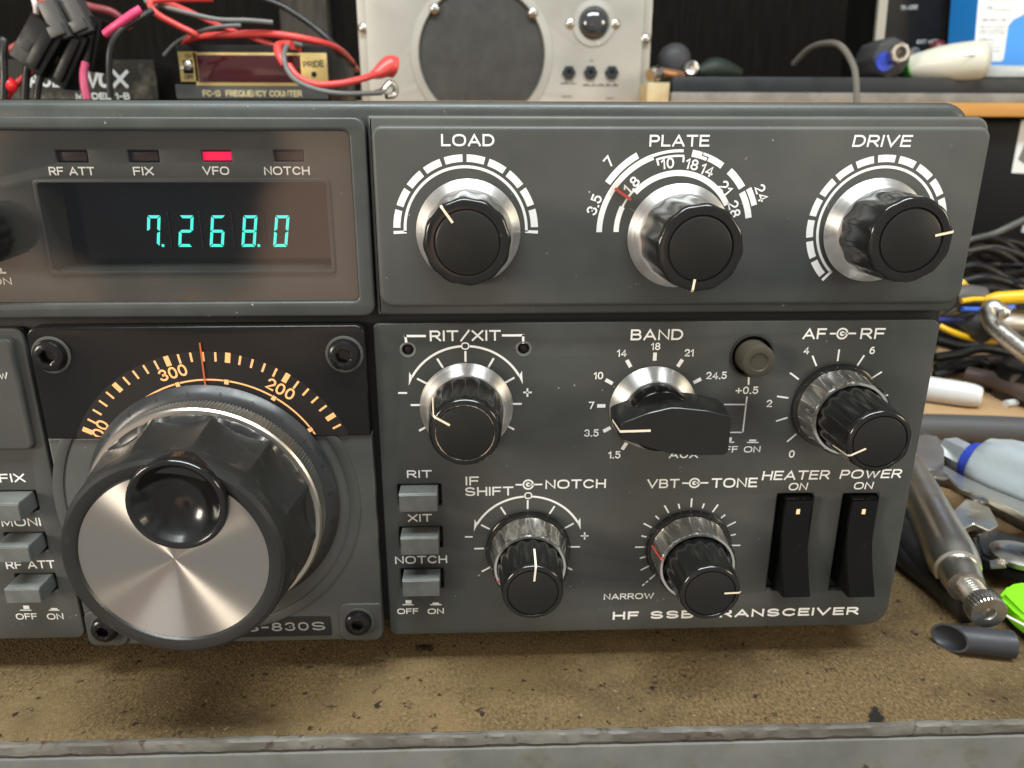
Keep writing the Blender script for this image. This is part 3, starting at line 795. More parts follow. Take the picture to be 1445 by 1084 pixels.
# ---------------- tuning knob
cB = V3(-65.2, 51.0, HD)
tk = empty('tuning_knob', cB, dp)
bm = bmesh.new()
lathe(bm, cB, [(29.6, .6), (29.7, .9), (29.5, 1.2), (28.6, 2.2), (27.4, 3.3), (26.4, 3.4), (24, 3.4)], 160)
fin('skirt_ring', bm, M_dring, tk)
bm = bmesh.new()
for k in range(24):
    a = 90 - 360 / 24 * k + 5
    d = Vector((math.cos(R(a)), 0, math.sin(R(a)))); n = Vector((-d.z, 0, d.x))
    p0 = cB + d * 28.75 + Vector((0, -2.3, 0)); p1 = cB + d * (28.1 if k % 2 else 27.75) + Vector((0, -2.85 if k % 2 else -3.15, 0))
    wd = .16
    bm.faces.new([bm.verts.new(p) for p in (p0 + n * wd, p0 - n * wd, p1 - n * wd, p1 + n * wd)])
fin('skirt_marks', bm, M_well, tk, flat=True)
bm = bmesh.new()
def kn(t, i, r): return r - (.5 if i in (1, 2) and int(round(t / (2 * math.pi) * 600)) % 3 == 0 else 0)
lathe(bm, cB, [(26.7, 3.3), (26.9, 3.5), (26.9, 7.7), (26.95, 7.9), (26.9, 8.5), (26.5, 9.0), (25, 9.1)], 600, kn)
fin('knurled_ring', bm, M_ring, tk, sharp=25)
HT = 27.6
NF = 12
bm = bmesh.new()
def fac(t, i, r):
    # shallow concave finger scoops round the barrel, fading out before the rim
    f_ = ((t - R(78)) % (2 * math.pi / NF)) / (2 * math.pi / NF) - .5
    dep = (0, .35, 1.0, 1.1, 1.1, .8, .12)[i] if i < 7 else 0
    return r - dep * 1.9 * max(0, 1 - (abs(f_) * 2) ** 2)
lathe(bm, cB, [(25.6, 9.1), (25.9, 9.5), (25.8, 10.2), (25.3, 13.8), (24.7, 18), (24.1, 21.4), (23.75, 22.9), (23.6, 24.1), (23.4, 25.6), (22.9, 26.9), (22.1, HT), (20.6, HT), (19.9, HT - .3), (19.5, HT - .8), (19.3, HT - 1.2)], 336, fac, cap1=False)
fin('knob_barrel', bm, M_barrel, tk, sharp=24)
bm = bmesh.new()
cC = cB + Vector((2.8, -(HT - 1.0), 13.4))
ccx, ccz = cC.x, cC.z
rim_ = []
for k in range(720):
    a = 2 * math.pi * k / 720; p = (cB.x + 19.5 * math.cos(a), cB.z + 19.5 * math.sin(a))
    if math.hypot(p[0] - ccx, p[1] - ccz) > 9.7: rim_.append((a, p))
st = max(range(len(rim_)), key=lambda i: (rim_[i][0] - rim_[i - 1][0]) % (2 * math.pi))
rim_ = [q for _, q in rim_[st:] + rim_[:st]]
aa = math.atan2(rim_[-1][1] - ccz, rim_[-1][0] - ccx); ab_ = math.atan2(rim_[0][1] - ccz, rim_[0][0] - ccx)
if ab_ > aa: ab_ -= 2 * math.pi
inn_ = [(ccx + 9.7 * math.cos(aa + (ab_ - aa) * k / 60), ccz + 9.7 * math.sin(aa + (ab_ - aa) * k / 60)) for k in range(1, 60)]
vs_ = [bm.verts.new((x, cB.y - (HT - .7), z)) for x, z in rim_ + inn_]
bm.faces.new(vs_)
fin('face_disc', bm, M_disc, tk, sharp=60)
bm = bmesh.new()
lathe(bm, cC, [(9.9, -3), (10.15, .8), (10.15, 1.6), (9.9, 2.3), (9.4, 2.6), (8.95, 2.4), (8.5, 1.9), (7.8, 1.0), (6.9, .0), (5.8, -.95), (4.6, -1.7), (3.2, -2.3), (1.8, -2.65), (.8, -2.75), (.1, -2.78)], 120)
fin('finger_cup', bm, mat('glossy_black_cup', (.008, .008, .008), .13, rvar=(100, .08, .2)), tk, sharp=60)
bm = bmesh.new()   # outer wall of the cup, filling the notch in the barrel
lathe(bm, cC + Vector((0, 7, -.6)), [(9.0, -1), (9.6, 3), (9.9, 6.6)], 80, cap1=False)
fin('cup_socket', bm, M_flute, tk)

# ---------------- left panel
lp = empty('left_panel', P(20, 700), rad)
xL1 = (P(40, 480).x + P(113, 893).x) / 2 + .1
zL0 = P(60, 901).z; zL1 = P(20, 463).z
bpx = ((-10, 33, 691.7, 710, 726.6, -40, 53, 692, 722), (-17, 42.6, 753.5, 771.8, 788, 1, 66, 751, 778), (8.3, 57.4, 812.5, 830.4, 847.2, 15, 80, 809, 834))
slots = []
for (a, b, c, d, e, s0, s1, t0, t1) in bpx:
    slots.append((P(s1, (t0 + t1) / 2).x - 9.9, P(s1, (t0 + t1) / 2).x, P(s1, t1).z, P(s1, t0).z))
bm = bmesh.new()
plate(bm, rrect(XL, xL1, zL0, zL1, (1, 2.2, 2.2, 1)), [rrect(*s_, .25, 2) for s_ in slots], -2.2, 0, .35)
fin('panel_face', bm, M_panel, lp)
bm = bmesh.new()
for s_ in slots:
    bm = bmesh.new(); box(bm, ((s_[0] + s_[1]) / 2, 3, (s_[2] + s_[3]) / 2), (s_[1] - s_[0] + 1, 1, s_[3] - s_[2] + 1))
    fin('button_slot', bm, M_well, lp)
bm = bmesh.new(); slab(bm, rrect(XL + 6, P(42, 600, 1.6).x - .4, P(20, 636, 1.6).z, P(0, 478, 1.6).z, 1.6, 5), -.5, 1.6, .8)
fin('raised_plate', bm, M_panel, lp)
bm = bmesh.new()
T(bm, 'W', -1.5, 11.3, 525.5, 535.5, 1.6); T(bm, 'FIX', -1, 35.4, 668.4, 680.6); T(bm, 'MONI', 2, 57.4, 731, 742.6); T(bm, 'RF ATT', 8.3, 77.5, 791, 802.3)
T(bm, 'OFF', 22.5, 52.5, 865.5, 874); T(bm, 'ON', 66.4, 89.7, 865.5, 874)
def onoff(x0, x1, x2, x3, y, h=0):
    L(bm, x0, y, x1, y, 1.8, h); m_ = (x0 + x1) / 2
    L(bm, m_ - 3.5, y - 4, m_ + 5, y - 4, 6.5, h)
    L(bm, x2, y, x3, y, 1.8, h); m_ = (x2 + x3) / 2; L(bm, m_ - 4.5, y - 2, m_ + 4.5, y - 2, 2.6, h)
onoff(28.5, 44.5, 69, 84, 861)
fin('lettering', bm, M_white, lp, flat=True)
def push_button(s_, ht, panel, label=None):
    x0, x1, z0, z1 = s_
    x0 += .75; x1 -= .75; z0 += .75; z1 -= .35
    b_ = empty('push_button', ((x0 + x1) / 2, 0, (z0 + z1) / 2), panel)
    bm = bmesh.new()
    # stepped cap: the upper front edge is chamfered back
    hgt = z1 - z0
    prof = [(1.2, z0), (-ht, z0), (-ht, z0 + hgt * .93), (-ht + .35, z1), (1.2, z1)]
    loft(bm, [[Vector((x, y, z)) for y, z in prof] for x in (x0, x1)])
    bmesh.ops.recalc_face_normals(bm, faces=bm.faces)
    bmesh.ops.bevel(bm, geom=[e for e in bm.edges if e.calc_face_angle(0) > .5], offset=.14, segments=2, affect='EDGES')
    fin('button_cap', bm, M_btn, b_, sharp=30)
    return b_
for s_ in slots: push_button(s_, 6.2, lp)

# ---------------- lower control panel
cp = empty('control_panel', P(900, 680), rad)
xC0 = (P(531.5, 470).x + P(546, 880).x) / 2; xC1 = (P(1331.5, 461).x + P(1254, 831).x) / 2
zC1, zC0 = P(800, 455).z, P(800, 891).z
bslots = [(P(562, 697).x, P(623, 697).x, P(590, 714).z, P(590, 683.5).z), (P(563.5, 757).x, P(624.5, 757).x, P(590, 773.5).z, P(590, 743.5).z), (P(566, 816).x, P(625.5, 816).x, P(590, 831).z, P(590, 802.5).z)]
xm = [sum(s_[0] for s_ in bslots) / 3, sum(s_[1] for s_ in bslots) / 3]
bslots = [((s_[0] + xm[0]) / 2, (s_[1] + xm[1]) / 2, s_[2], s_[3]) for s_ in bslots]
def mid(a, b): return (a + b) / 2
rslots = []
for t0, t1, b0, b1 in ((1097, 1149.5, 1081, 1130), (1190.5, 1241, 1169, 1217.5)):
    rslots.append((mid(P(t0, 697).x, P(b0, 832).x), mid(P(t1, 697).x, P(b1, 832).x), P(mid(b0, b1), 834).z, P(mid(t0, t1), 696.5).z))
leds = [xz(P(575.6, 494)), xz(P(739, 492.5))]
pbc = P(1060.8, 502)
bm = bmesh.new()
plate(bm, rrect(xC0, xC1, zC0, zC1, (1.8, 5.5, 2.2, 1.2), 8), [rrect(*s_, .25, 2) for s_ in bslots] + [rrect(*s_, .3, 2) for s_ in rslots] + [circ(c, 1.35, 28) for c in leds] + [circ(xz(pbc), 4.9, 36)], -2.2, 0, .35)
fin('panel_face', bm, M_panel, cp)
bm = bmesh.new()
for s_, dy in [(q, 3) for q in bslots] + [(q, 6.2) for q in rslots]:
    bm = bmesh.new(); box(bm, ((s_[0] + s_[1]) / 2, dy, (s_[2] + s_[3]) / 2), (s_[1] - s_[0] + 1, 1, s_[3] - s_[2] + 1))
    fin('switch_slot', bm, M_well, cp)
for c in leds:
    bm = bmesh.new(); lathe(bm, (c[0], 0, c[1]), [(1.6, -2.4), (1.3, -.9), (.8, -.5), (.1, -.4)], 24)
    fin('indicator_led', bm, M_led, cp)
    bm = bmesh.new(); lathe(bm, (c[0], 0, c[1]), [(1.9, .02), (1.75, .10), (1.4, .02), (1.3, -.8)], 40, cap0=False, cap1=False)
    fin('led_collar', bm, M_btn, cp)
for s_ in bslots: push_button(s_, 4.6, cp)

bm = bmesh.new()
wpx = 3.4
# RIT/XIT
T(bm, 'RIT/XIT', 606.4, 706.6, 466, 481.2)
L(bm, 570, 474.2, 601, 474.2, wpx); L(bm, 571.8, 472.6, 573.6, 485, wpx); L(bm, 708.3, 473.4, 740, 473.2, wpx); L(bm, 738.3, 472, 738.3, 484.5, wpx)
def ring_o(px, py, rpx, wpx_, h=0):
    c = xz(P(px, py, h)); r = rpx / 6.2
    arc(bm, c, r - wpx_ / 6.2, r, 0, 360, h, 28)
def centre_scale(c, zy, rt0, rt1, ra, lo, hi, zpx, hx, wd=.5):
    for k in range(lo, hi + 1): tick(bm, c, 90 - 30 * k, rt0, rt1, wd)
    arc(bm, c, ra - .27, ra + .27, 86.0, 29, 0); arc(bm, c, ra - .27, ra + .27, 94.0, 151, 0)
    for s in (1, -1):
        a = 90 - s * 62
        d = Vector((math.cos(R(a)), math.sin(R(a)))); t_ = Vector((d.y, -d.x)) * s
        p = Vector(c) + d * ra
        tip = Vector(c) + Vector((math.cos(R(90 - s * 70)), math.sin(R(90 - s * 70)))) * (ra - .1)
        b0 = p - t_ * .2
        poly(bm, [b0 + d * 1.15 - t_ * 0.9, tip, b0 - d * .15], 0)
    TR(bm, 'O', zpx[0], zpx[1], hx, 0)
cR = (-4.4, 74.15); cI = (10.45, 35.1)
centre_scale(cR, 0, 10.6, 13.2, 14.4, -4, 4, (656.5, 488.3), 10.5)
L(bm, 562, 554.6, 574.5, 554.6, 2.8); L(bm, 738, 553.8, 750.5, 553.8, 2.8); L(bm, 744.2, 548, 744.2, 560, 2.8)
# BAND
T(bm, 'BAND', 890, 964, 464.6, 480)
cBd = (40.1, 73.4)
for k, (s_, tx, ty) in enumerate((('1.5', 867, 641.8), ('3.5', 834.6, 611), ('7', 834.6, 572), ('10', 844.5, 530), ('14', 877.5, 498.3), ('18', 925.3, 488.8), ('21', 972.5, 497.8), ('24.5', 1011, 529.8), ('28', 1006, 570.5))):
    a = 240 - 30 * k
    tick(bm, cBd, a, 11.2, 13.2, .9)
    TR(bm, s_, tx, ty, 10.4, 0)
T(bm, 'AUX', 944, 985, 636, 646.5)
L(bm, 1021.7, 570.8, 1053, 570.8, 2.3); L(bm, 1054, 559.5, 1048, 611, 2.3); L(bm, 1024, 610.2, 1049, 610.2, 2.3)
T(bm, '+0.5', 1038, 1070, 545.5, 556); L(bm, 1056.5, 531.5, 1056.3, 543, 2.6)
T(bm, 'OFF', 1010, 1041, 629.6, 638.4); T(bm, 'ON', 1049.6, 1073, 629.6, 638.4)
L(bm, 1023, 624, 1036, 624, 2); L(bm, 1025, 620.5, 1032.5, 620.5, 8); L(bm, 1054, 624.3, 1070.5, 624.3, 2); L(bm, 1057, 621.5, 1067, 621.5, 3)
# AF / RF
def coax(px, py, h=0):
    ring_o(px, py, 8.8, 2.6); c = xz(P(px, py)); arc(bm, c, .02, .62, 0, 360, 0, 20)
T(bm, 'AF', 1133, 1166, 463.3, 478.6); T(bm, 'RF', 1214.4, 1248.6, 463, 478.3); coax(1188.5, 470.8)
L(bm, 1171, 470.8, 1179.5, 470.8, 2.6); L(bm, 1188, 470.6, 1208, 470.6, 2.6)
cA = (84.0, 73.2)
for k in range(0, 11): tick(bm, cA, 225 - 27 * k, 10.9, 13.8, .42)
for s_, tx, ty in (('4', 1138, 494.5), ('6', 1230.8, 494.5), ('2', 1085.5, 569.3), ('0', 1117.2, 640.5)): TR(bm, s_, tx, ty, 10.5, 0)
# IF SHIFT / NOTCH
T(bm, 'IF', 657, 675.7, 672.4, 684.9); T(bm, 'SHIFT', 655.8, 724.3, 687, 699.5); T(bm, 'NOTCH', 769.6, 855, 676.5, 689.3); coax(745.4, 683.8)
L(bm, 727.5, 684, 737, 684, 2.6); L(bm, 745, 683.8, 765.5, 683.6, 2.6)
centre_scale(cI, 0, 11.0, 13.5, 14.5, -4, 4, (745.4, 699.4), 9.5, .45)
L(bm, 656, 757.6, 667, 757.6, 2.5); L(bm, 819.5, 756.2, 830.5, 756.2, 2.5); L(bm, 825, 751, 825, 761.5, 2.5)
# VBT / TONE
T(bm, 'VBT', 913.2, 958.6, 676, 688.7); T(bm, 'TONE', 1004, 1068.6, 674.4, 687.9); coax(980, 681.6)
L(bm, 962.5, 681.8, 972, 681.8, 2.6); L(bm, 980, 681.5, 999.5, 681.3, 2.6)
cV = (51.75, 34.7)
for k in range(-8, 9):
    tick(bm, cV, 90 - 15 * k, 11.2, 13.65 if k % 2 == 0 else 12.6, .4)
tick(bm, cV, 226, 11.3, 13.4, .38); tick(bm, cV, 226, 14.0, 14.8, .38); tick(bm, cV, 226, 15.2, 16.0, .38)
T(bm, 'NARROW', 852, 922.5, 837.2, 845.6)
T(bm, 'HF SSB TRANSCEIVER', 864.8, 1211, 859.8, 870.8, bold=.055, spacing=1.15)
# switches and buttons
T(bm, 'HEATER', 1076, 1171, 664, 677, shear=.1); T(bm, 'ON', 1113, 1139.5, 681.3, 691.8, shear=.1); T(bm, 'POWER', 1186, 1272.5, 662.5, 675, shear=.15); T(bm, 'ON', 1205, 1232, 680.2, 690.4, shear=.12)
T(bm, 'RIT', 574.3, 609.2, 663.5, 674.2); T(bm, 'XIT', 575.5, 609.5, 725.4, 736.2); T(bm, 'NOTCH', 557.4, 631, 784.3, 795.2)
T(bm, 'OFF', 560.6, 590.6, 858.5, 866.3); T(bm, 'ON', 603.5, 626.3, 858.5, 866.3)
onoff(568, 583.5, 607, 623, 853.3)
fin('lettering', bm, M_white, cp, flat=True)

# RIT/XIT knob
def plain_knob():
    base = V3(-4.35, 73.75)
    k = empty('control_knob', base, cp); k['label'] = 'smooth black knob on a wide silver skirt, worn groove round its cap'
    bm = bmesh.new(); lathe(bm, base, [(9, .9), (10.8, .9), (11.05, 1.15), (10.95, 1.7), (9.1, 4.4), (7.4, 4.45)], 96)
    fin('skirt', bm, M_al, k)
    bm = bmesh.new()
    def fl(t, i, r): return r - (.10 * (1 - math.cos(20 * t)) if i in (1, 2) else 0)
    lathe(bm, base, [(8.75, 4.4), (8.7, 5), (8.1, 14.6), (7.95, 15.9), (7.65, 16.8), (7.1, 17.2), (6.5, 17.2), (6.3, 16.8), (6.1, 16.8)], 120, fl)
    fin('knob_body', bm, M_flute, k, sharp=50)
    bm = bmesh.new(); lathe(bm, base, [(6.18, 16.6), (6.18, 17.15), (5.9, 17.3)], 80, cap0=False)
    fin('cap', bm, M_cap, k)
    bm = bmesh.new(); lathe(bm, base, [(6.5, 17.21), (6.46, 17.26), (6.34, 17.2), (6.28, 16.9)], 90, lambda t, i, r: r + random.uniform(-.05, .05), cap0=False, cap1=False)
    fin('worn_groove', bm, mat('worn_groove_plastic', (.02, .018, .016), .5, var=((.30, .22, .15), 200, .45, .6)), k)
    bm = bmesh.new(); pointer_strip(bm, base, 149, 3.8, 7.85, 17.22, .5, 8.72, 6.2)
    fin('pointer_line', bm, M_line, k, flat=True)
plain_knob()

# dual knobs: clear outer collar and black fluted inner knob
def dual_knob(base, ht, ang, label, red=None, rs=10.6, rr=8.2, hr=9.6, rb=8.0, rf=7.2):
    k = empty('control_knob', base, cp); k['label'] = label
    bm = bmesh.new(); lathe(bm, base, [(rs - .6, .5), (rs, .7), (rs, 1.4), (rs - .5, 1.8), (rs - 2, 1.9)], 80)
    fin('base_ring', bm, M_smoke, k)
    NB = 11
    def fl(t, i, r):
        q = .5 + .5 * math.cos(NB * t)
        return r - ((0, 0, .5, 1.1, 1.0, .2, 0, 0, 0, 0)[i] if i < 10 else 0) * (1 - q) ** 1.2
    bm = bmesh.new()
    lathe(bm, base, [(rs - 2.2, 1.95), (rs - 1.1, 2.1), (rs - 1.35, 3.4), (rr + .30, hr - 1.6), (rr + .25, hr - .9), (rr + .35, hr - .45), (rr + .1, hr), (rr - .45, hr), (rr - .5, hr - 1.0)], 176, fl, cap1=False)
    fin('collar_sleeve', bm, M_sleeve, k, sharp=40)
    bm = bmesh.new()
    lathe(bm, base, [(rs - .9, 1.95), (rs - .25, 2.0), (rs - .3, 2.8), (rs - .75, 3.4), (rr + .75, hr - 1.0), (rr + .6, hr - .1)], 120, None, cap0=False, cap1=False)
    fin('clear_collar', bm, M_clear, k, sharp=40)
    bm = bmesh.new()
    def f2(t, i, r):
        q = .5 + .5 * math.cos(16 * (t - R(ang)))
        return r - (.32, .32, .22, .08, 0, 0, 0, 0, 0)[i] * (1 - q) ** 1.4
    gr = rf * .80
    lathe(bm, base, [(rb, hr - 4), (rb, hr), (rf + .1, ht - 2.2), (rf + .02, ht - 1.1), (rf - .2, ht - .35), (rf - .65, ht), (gr + .25, ht), (gr + .05, ht - .35), (gr - .1, ht - .35)], 160, f2)
    fin('knob_body', bm, M_flute, k, sharp=50)
    bm = bmesh.new(); lathe(bm, base, [(gr - .05, ht - .5), (gr - .05, ht - .1), (gr - .3, ht + .02)], 80, cap0=False)
    fin('cap', bm, M_cap, k)
    bm = bmesh.new(); pointer_strip(bm, base, ang, rf * .45, rf, ht, .45, rb * .55 + rf * .45 + .05, ht - 6.5)
    fin('pointer_line', bm, M_line, k, flat=True)
    if red is not None:
        bm = bmesh.new(); pointer_strip(bm, base, red, rr - .2, rr + .42, hr + .05, .5, rs - .55, 3.4)
        fin('collar_mark', bm, M_red, k, flat=True)
dual_knob(V3(84.6, 72.9), 23.0, 206, 'twin knob with its pointer turned to the lower left', rs=10.75, rr=8.75)
dual_knob(V3(10.6, 35.1), 20.2, 85, 'twin knob with its white pointer straight up', red=205, rs=10.75, rr=8.6)
dual_knob(V3(51.75, 34.4), 20.8, 2, 'twin knob with its pointer to the right and a red collar mark', red=165, rs=11.0, rr=9.1)

# BAND bar knob
base = V3(40.15, 73.1)
bk = empty('band_knob', base, cp)
bm = bmesh.new(); lathe(bm, base, [(9, .8), (10.2, .8), (10.45, 1.1), (10.35, 1.6), (7.8, 4.4), (6.5, 4.5)], 96)
fin('skirt', bm, M_al, bk)
bm = bmesh.new(); lathe(bm, base, [(7.5, 4.4), (7.5, 9.6), (7.2, 10.2), (6.6, 10.5), (3, 10.7)], 80)
fin('hub', bm, M_black, bk)
HK = 15.5
face_px = [(875.5, 598), (876, 620), (919, 633), (949, 641), (978, 643), (1027, 642), (1033, 588), (1000, 580), (962, 576), (947, 575.5), (915, 583)]
fp = [xz(P(x, y, HK)) for x, y in face_px]
for _ in range(2):
    fp = [q_ for a_, b_ in zip(fp, fp[1:] + fp[:1]) for q_ in (((.91 * a_[0] + .09 * b_[0]), (.91 * a_[1] + .09 * b_[1])), ((.09 * a_[0] + .91 * b_[0]), (.09 * a_[1] + .91 * b_[1])))]
cf = Vector((sum(p[0] for p in fp) / len(fp), sum(p[1] for p in fp) / len(fp)))
sh = Vector((base.x, base.z)) 
bm = bmesh.new()
def scl(k_): return [(cf[0] + (p[0] - cf[0]) * k_, cf[1] + (p[1] - cf[1]) * k_) for p in fp]
lowp = [(p[0] * 1.0, p[1]) for p in scl(1.06)]
loft(bm, [[Vector((x, -4.7, z)) for x, z in scl(1.04)], [Vector((x, -9, z)) for x, z in scl(1.045)], [Vector((x, -HK + .5, z)) for x, z in scl(1.012)], [Vector((x, -HK + .15, z)) for x, z in scl(1.0)], [Vector((x, -HK, z)) for x, z in scl(.975)]])
fin('bar_handle', bm, mat('satin_black_bar', (.008, .008, .0075), .27, rvar=(120, .22, .38)), bk, sharp=22)
bm = bmesh.new()
a, b = P(877, 609, HK + .1), P(906, 608, HK + .1)
vs = []
tipx = min(p[0] for p in fp)
c3 = P(857.5, 587, 6)
for p in (Vector((a.x + 6.5, -HK - .1, a.z + .1)), Vector((tipx - .05, -HK - .1, a.z)), Vector((tipx - .62, -8.5, a.z))):
    vs.append((bm.verts.new(p + Vector((0, 0, .28))), bm.verts.new(p - Vector((0, 0, .28)))))
for a_, b_ in zip(vs, vs[1:]): bm.faces.new((a_[0], a_[1], b_[1], b_[0]))
fin('pointer_line', bm, M_line, bk, flat=True)

# small round push button
rb_ = empty('round_push_button', pbc, cp)
bm = bmesh.new(); lathe(bm, pbc, [(5.3, 0), (5.25, .35), (4.9, .45), (4.7, .2), (4.6, -2.5)], 56, cap0=False)
fin('button_surround', bm, M_well, rb_)
bm = bmesh.new(); lathe(bm, pbc, [(4.0, -2), (3.9, 4.6), (3.7, 5.1), (3.2, 5.3), (2.2, 5.3), (2.05, 5.05), (.5, 5.0)], 56)
fin('button_cap', bm, M_brown, rb_)

# rocker switches
for i, s_ in enumerate(rslots):
    x0, x1, z0, z1 = s_
    rk_ = empty('rocker_switch', ((x0 + x1) / 2, 0, (z0 + z1) / 2), cp)
    x0 += 1.2; x1 -= 1.2
    zt, zb = z1 - .5, z0 + 3.6
    bm = bmesh.new(); prof = []
    n = 14
    for k in range(n + 1):
        t = k / n
        z = zt + (zb - zt) * t
        h = 2.6 + 5.6 * t ** 1.8 - 1.4 * math.sin(math.pi * t) * (1 - .2 * t) + (1.0 if False else 0)
        prof.append((-h, z))
    prof = [(5.5, zt + .1), (-1.9, zt + .1)] + prof + [(-7.4, zb - .5), (2.5, zb - 1.5), (5.5, zb + 2)]
    loft(bm, [[Vector((x, y, z)) for y, z in prof] for x in (x0, x1)])
    bmesh.ops.recalc_face_normals(bm, faces=bm.faces)
    es = [e for e in bm.edges if e.calc_face_angle(0) > .9]
    bmesh.ops.bevel(bm, geom=es, offset=.22, segments=2, affect='EDGES')
    fin('rocker', bm, M_black, rk_, sharp=35)
    t = .14; h = 2.6 + 5.6 * t ** 1.8 - 1.4 * math.sin(math.pi * t) * (1 - .2 * t)
    bm = bmesh.new(); box(bm, ((x0 + x1) / 2 + .1, -h, zt + (zb - zt) * t), (.85, .25, 1.35))
    fin('switch_lamp', bm, M_dot, rk_)

# =================================================================== on top of the transceiver and on the shelf behind
zR = zTop
SH = U(1380, 145, 380).z                # shelf top
shelf = empty('wooden_shelf', (200, 380, SH), label='orange brown wooden shelf board behind the transceiver', category='shelf')
bm = bmesh.new(); zs0 = U(1380, 165, 380).z
box(bm, (100, 480, (SH + zs0) / 2), (1500, 200, SH - zs0), bev=1)
fin('shelf_board', bm, M_shelf, shelf)
bm = bmesh.new()
for x in (-560, 760): box(bm, (x, 480, zs0 / 2 - .4), (22, 180, zs0 - .8), bev=1)
fin('shelf_supports', bm, M_wallpost, shelf)

# ---- speaker box
YS = 420
sp = empty('speaker_box', (U(712, 80, YS).x, YS, SH), label='aluminium fronted speaker box with a large round dark grille', category='speaker')
xs0, xs1 = U(506, 70, YS).x, U(919, 70, YS).x
zs1 = U(700, -75, YS).z
bm = bmesh.new(); box(bm, ((xs0 + xs1) / 2, YS + 65, (SH + zs1) / 2), (xs1 - xs0, 126, zs1 - SH), bev=1.5)
fin('cabinet', bm, M_speaker, sp)
def up2(x, y, Y): q = U(x, y, Y); return (q.x, q.z)
gc = up2(680, 78, YS); gr = (U(768, 78, YS).x - U(592, 78, YS).x) / 2
fx0, fx1 = U(519, 70, YS).x, U(905, 70, YS).x
bm = bmesh.new(); plate(bm, rrect(fx0, fx1, SH + .3, zs1 - 3, 1), [circ(gc, gr, 72)], -YS, -YS + 2.4, .3)
fin('front_plate', bm, M_speaker, sp)
bm = bmesh.new(); poly(bm, circ(gc, gr + 1, 60), -YS + .3)
fin('grille_cloth', bm, M_grille, sp, flat=True)
bm = bmesh.new(); lathe(bm, (gc[0], YS, gc[1]), [(gr + 6, 2.3), (gr + 5.8, 3.1), (gr + .6, 3.3), (gr + .1, 2.6), (gr, .5)], 90, cap0=False, cap1=False)
fin('grille_ring', bm, M_speaker, sp)
for px, py, hh in ((613, 12, 3.2), (752, 18, 3.2), (805, 33, 2.4), (868, 34, 2.4), (512.5, 40, .3), (911, 55, .3)):
    q = U(px, py, YS - hh)
    bm = bmesh.new(); lathe(bm, q, [(3.4, 0), (3.4, .8), (2.6, 1.8), (1, 2.2)], 24)
    fin('screw', bm, M_steel, sp)
q = U(838, 33, YS - 2.4)
jl = empty('jewel_lamp', q, sp)
bm = bmesh.new(); lathe(bm, q, [(15.2, 0), (15, .9), (11, 1.2), (10.4, .4)], 64, cap0=False, cap1=False)
fin('lamp_bezel', bm, M_speaker, jl)
bm = bmesh.new(); lathe(bm, q, [(10.4, -.5), (10.2, 1.5), (9, 3.6), (6.5, 5.2), (3, 6.1), (.3, 6.3)], 56)
fin('lens', bm, M_jewel, jl)
for px in (802.5, 833, 863):
    q = U(px, 102.5, YS - 2.4)
    jk = empty('jack', q, sp)
    bm = bmesh.new(); lathe(bm, q, [(4.9, 0), (4.9, 2), (4.2, 2.6), (2, 2.6), (1.9, .6)], 6, cap1=True)
    fin('nut', bm, mat('dark_jack', (.02, .025, .03), .35), jk, sharp=20)
bm = bmesh.new()
random.seed(3)
def scribble(x0, x1, y, hpx, Y):       # worn, unreadable print
    x = x0
    while x < x1:
        wd = random.uniform(1.2, 3.0); a, b = U(x, y + hpx / 2, Y), U(min(x + wd, x1), y - hpx / 2, Y)
        k = random.uniform(.4, 1)
        poly(bm, [(a.x, a.z), (b.x, a.z), (b.x, a.z + (b.z - a.z) * k), (a.x, a.z + (b.z - a.z) * k)], -Y)
        x += wd + random.uniform(.4, 1.3)
scribble(791, 815, 117.5, 3.4, YS - 2.4); scribble(823, 872, 120, 4, YS - 2.4); scribble(793, 808, 136, 3, YS - 2.4); scribble(855, 866, 138, 3, YS - 2.4); scribble(832, 837, 85.5, 2.4, YS - 2.4)
fin('printing', bm, M_blackprint, sp, flat=True)

# ---- frequency counter
YF = 230
fc = empty('frequency_counter', U(360, 140, YF), label='small black frequency counter with a dark red window and gold trim', category='frequency counter')
xa, xb = U(249, 100, YF).x, U(463, 100, YF).x; za, zb = zR + .2, U(250, 62, YF).z
bm = bmesh.new(); box(bm, ((xa + xb) / 2, YF + 42, (za + zb) / 2), (xb - xa, 80, zb - za), bev=1.0)
fin('case', bm, M_boxblk, fc)
def rect(x0, x1, y0, y1, Y, bev=.3, th=.7):
    a, b = U(x0, y1, Y), U(x1, y0, Y)
    slab(bm, [(a.x, a.z), (b.x, a.z), (b.x, b.z), (a.x, b.z)], -Y - .6, -Y + th, bev, 2)
def tilt(bm):   # the counter stands a little askew
    pass
FF = YF + 2
def frect(x0, x1, y0, y1, th, bev=.2):
    a, b = U(x0, y1, FF), U(x1, y0, FF)
    slab(bm, [(a.x, a.z), (b.x, a.z), (b.x, b.z), (a.x, b.z)], -FF - .5, -FF + th, bev, 2)
bm = bmesh.new(); frect(278, 461, 75, 121, .8)
fin('window_trim', bm, M_gold, fc)
bm = bmesh.new(); frect(282.5, 424, 78.5, 116.5, 1.1)
fin('display_window', bm, M_reddark, fc)
bm = bmesh.new(); frect(256.5, 277, 73, 115.5, .8)
fin('switch_plate', bm, M_gold, fc)
tg = empty('toggle_switch', U(266, 94, FF), fc)
bm = bmesh.new(); frect(260.5, 272.5, 85, 104, 1.0)
fin('switch_slot', bm, M_boxblk, tg)
bm = bmesh.new(); q = U(266, 93, FF - 1)
lathe(bm, q, [(2.2, 0), (2.2, 1.4), (1.6, 1.8)], 6); tube(bm, [q + Vector((0, -1, 0)), q + Vector((-1.0, -6, -1.2))], .9, 10, smooth=False)
fin('lever', bm, M_steel, tg)
